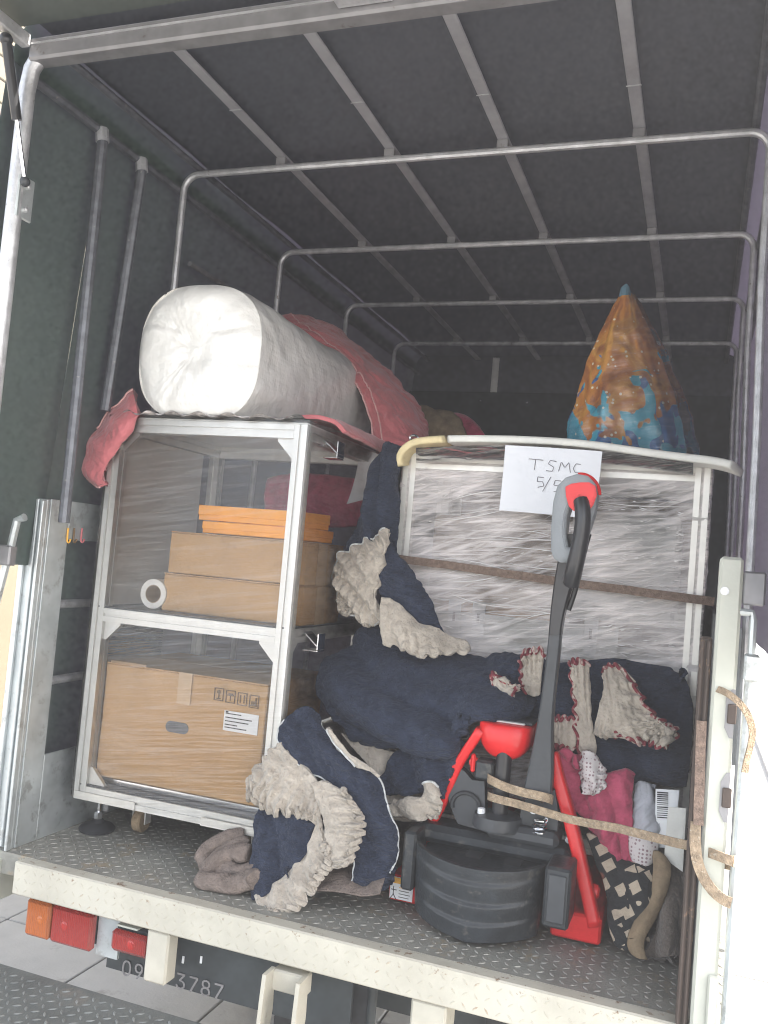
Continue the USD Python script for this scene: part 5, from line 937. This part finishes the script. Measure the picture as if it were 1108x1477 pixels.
prof_ = [(-.052, .010), (-.050, .0055), (-.046, .002), (-.041, 0), (.010, 0), (.015, .002), (.019, .0055), (.021, .010)]; gsl = []
for (ya, oa), (yb2, ob) in zip(prof_[:-1], prof_[1:]):
    o_ = max(oa, ob); gsl.append(ex(outer.buffer(-o_).difference(inner.buffer(o_ * .8)), YH + ya, YH + yb2 - .0001))
gp = part(hn, 'grip_loop', cat(*gsl), M['grey_plastic'], 60)
lv = resample([P(*q, y=YH - .056 - d) for q, d in (((838, 722), 0), ((841, 745), .012), ((838, 775), .012), ((831, 808), .008), ((824, 840), -.02))], 30)
part(hn, 'grip_bar', tube(lv, np.linspace(.019, .021, 30), 14), M['gloss_black'])
for pts in ([(817, 703), (825, 699), (838, 697), (850, 697), (858, 702), (860, 714), (855, 728), (849, 736), (845, 724), (838, 714), (831, 723), (829, 737), (822, 730), (818, 716)],):
    pg = Polygon([(lambda a: (a[0], a[2]))(P(*q, y=YH - .055)) for q in pts]).buffer(-.002).buffer(.004)
    for o_, ya, yb2 in ((0, -.058, -.0525), (.0025, -.061, -.0581), (.005, -.0625, -.0611)): part(hn, 'control_lever', ex(pg.buffer(-o_), YH + ya, YH + yb2), M['red'], 40)
rim = resample([P(*q, y=YH - .005) for q in ((834, 684), (850, 687), (861, 698), (865, 714))], 20); part(hn, 'red_rim', tube(rim, .0045, 8), M['red'])
part(hn, 'pull_rod', tube(resample([P(*q, y=YH + .03) for q in ((850, 770), (842, 800), (834, 835), (820, 880))], 20), .007, 8), M['gloss_black'])

# ------------------------------------------------------------------ straps
s1 = single('strap', strap([P(566, 805, y=RY0 - .03), P(575, 806, y=RY0 - .04), P(640, 814, y=RY0 - .02), P(760, 832, y=RY0 - .02), P(880, 848, y=RY0 - .02), P(1015, 866, y=RY0 - .02), P(1030, 868, y=RY0 - .01)], .024, (0, 0, 1), n=80), M['webbing_dark'], 'brown webbing strap drawn level across the film wrapped rack', 'strap', smooth=False)
s2 = thing('strap', 'khaki strap looped round the jack cylinder and tied to right column', 'strap')
part(s2, 'upper_loop', strap([P(706, 1122, y=.575), P(710, 1126, y=.535), P(730, 1135, y=.528), P(760, 1144, y=.522), P(792, 1152, y=.522), P(797, 1155, y=.54)], .022, (0, 0, 1), n=40), M['webbing'], False)
part(s2, 'long_run', strap([P(706, 1146, y=.575), P(710, 1150, y=.535), P(740, 1158, y=.522), P(775, 1168, y=.515), P(815, 1180, y=.505), P(880, 1193, y=.45), P(950, 1210, y=.37), P(1000, 1222, y=.30), P(1030, 1232, y=.236), P(1058, 1242, y=.225)], .020, (0, 0, 1), n=90), M['webbing'], False)
part(s2, 'return_end', strap([P(1058, 1242, y=.225), P(1062, 1243, y=.245), P(1058, 1246, y=.262), P(1045, 1246, y=.27)], .022, (0, 0, 1), n=20), M['webbing'], False)
s3 = single('strap', strap([P(1004, 1185, y=.25), P(1003, 1215, y=.24), P(1007, 1245, y=.236), P(1018, 1270, y=.232), P(1035, 1290, y=.226), P(1056, 1302, y=.222)], .022, (.5, 0, .8), n=40), M['webbing'], 'loose khaki strap end hanging low across the white right column', 'strap', smooth=False)
s4 = single('strap', strap([P(1035, 994, y=.242), P(1052, 1002, y=.225), P(1072, 1020, y=.21), P(1084, 1045, y=.205), P(1080, 1085, y=.212), P(1074, 1115, y=.218)], .014, (.6, .2, .7), n=40), M['webbing'], 'thin khaki strap curling out past the top of right column', 'strap', smooth=False)
s5 = single('strap', strap([P(1012, 1040, y=.245), P(1010, 1100, y=.243), P(1008, 1190, y=.24)], .02, (1, 0, 0), n=30), M['webbing_dark'], 'dark strap running down the edge of the brown side board', 'strap', smooth=False)
# small coloured hooks hanging in the window of the left column
for k, (px, col) in enumerate(((97, 'sticker'), (106, 'brown_ink'), (117, 'pink'))):
    c = P(px, 776, x=GX + .004); a_ = np.linspace(-np.pi, .2, 12)
    lab = ['small yellow hook hanging at the left column window corner', 'small dark hook between yellow and pink hooks on left column', 'small pink hook hanging at the left column window'][k]
    t = thing('hook', lab, 'hook'); part(t, 'bent_wire', tube(np.vstack([[c + [0, 0, .03]], [c + [0, 0, .012]], np.stack([np.full(12, c[0]), c[1] + .007 + .007 * np.cos(a_), c[2] - .004 + .009 * np.sin(a_)], 1)]), .0028, 6), M[col])

# ------------------------------------------------------------------ thin bright dust haze in the air round the open truck
HAZE = 0.0095
hz_m = usdkit.material(stage, '/World/Looks/haze_air', {'v': ('principled_volume', {'color': (.97, .97, 1.0), 'density': HAZE, 'anisotropy': .25})}, [], volume='v.volume')
hz = usdkit.mesh(stage, '/World/haze', box((-130, -130, GZ - 1.4), (130, 130, 9.5)), hz_m)
keys(hz.GetPrim(), kind='stuff')
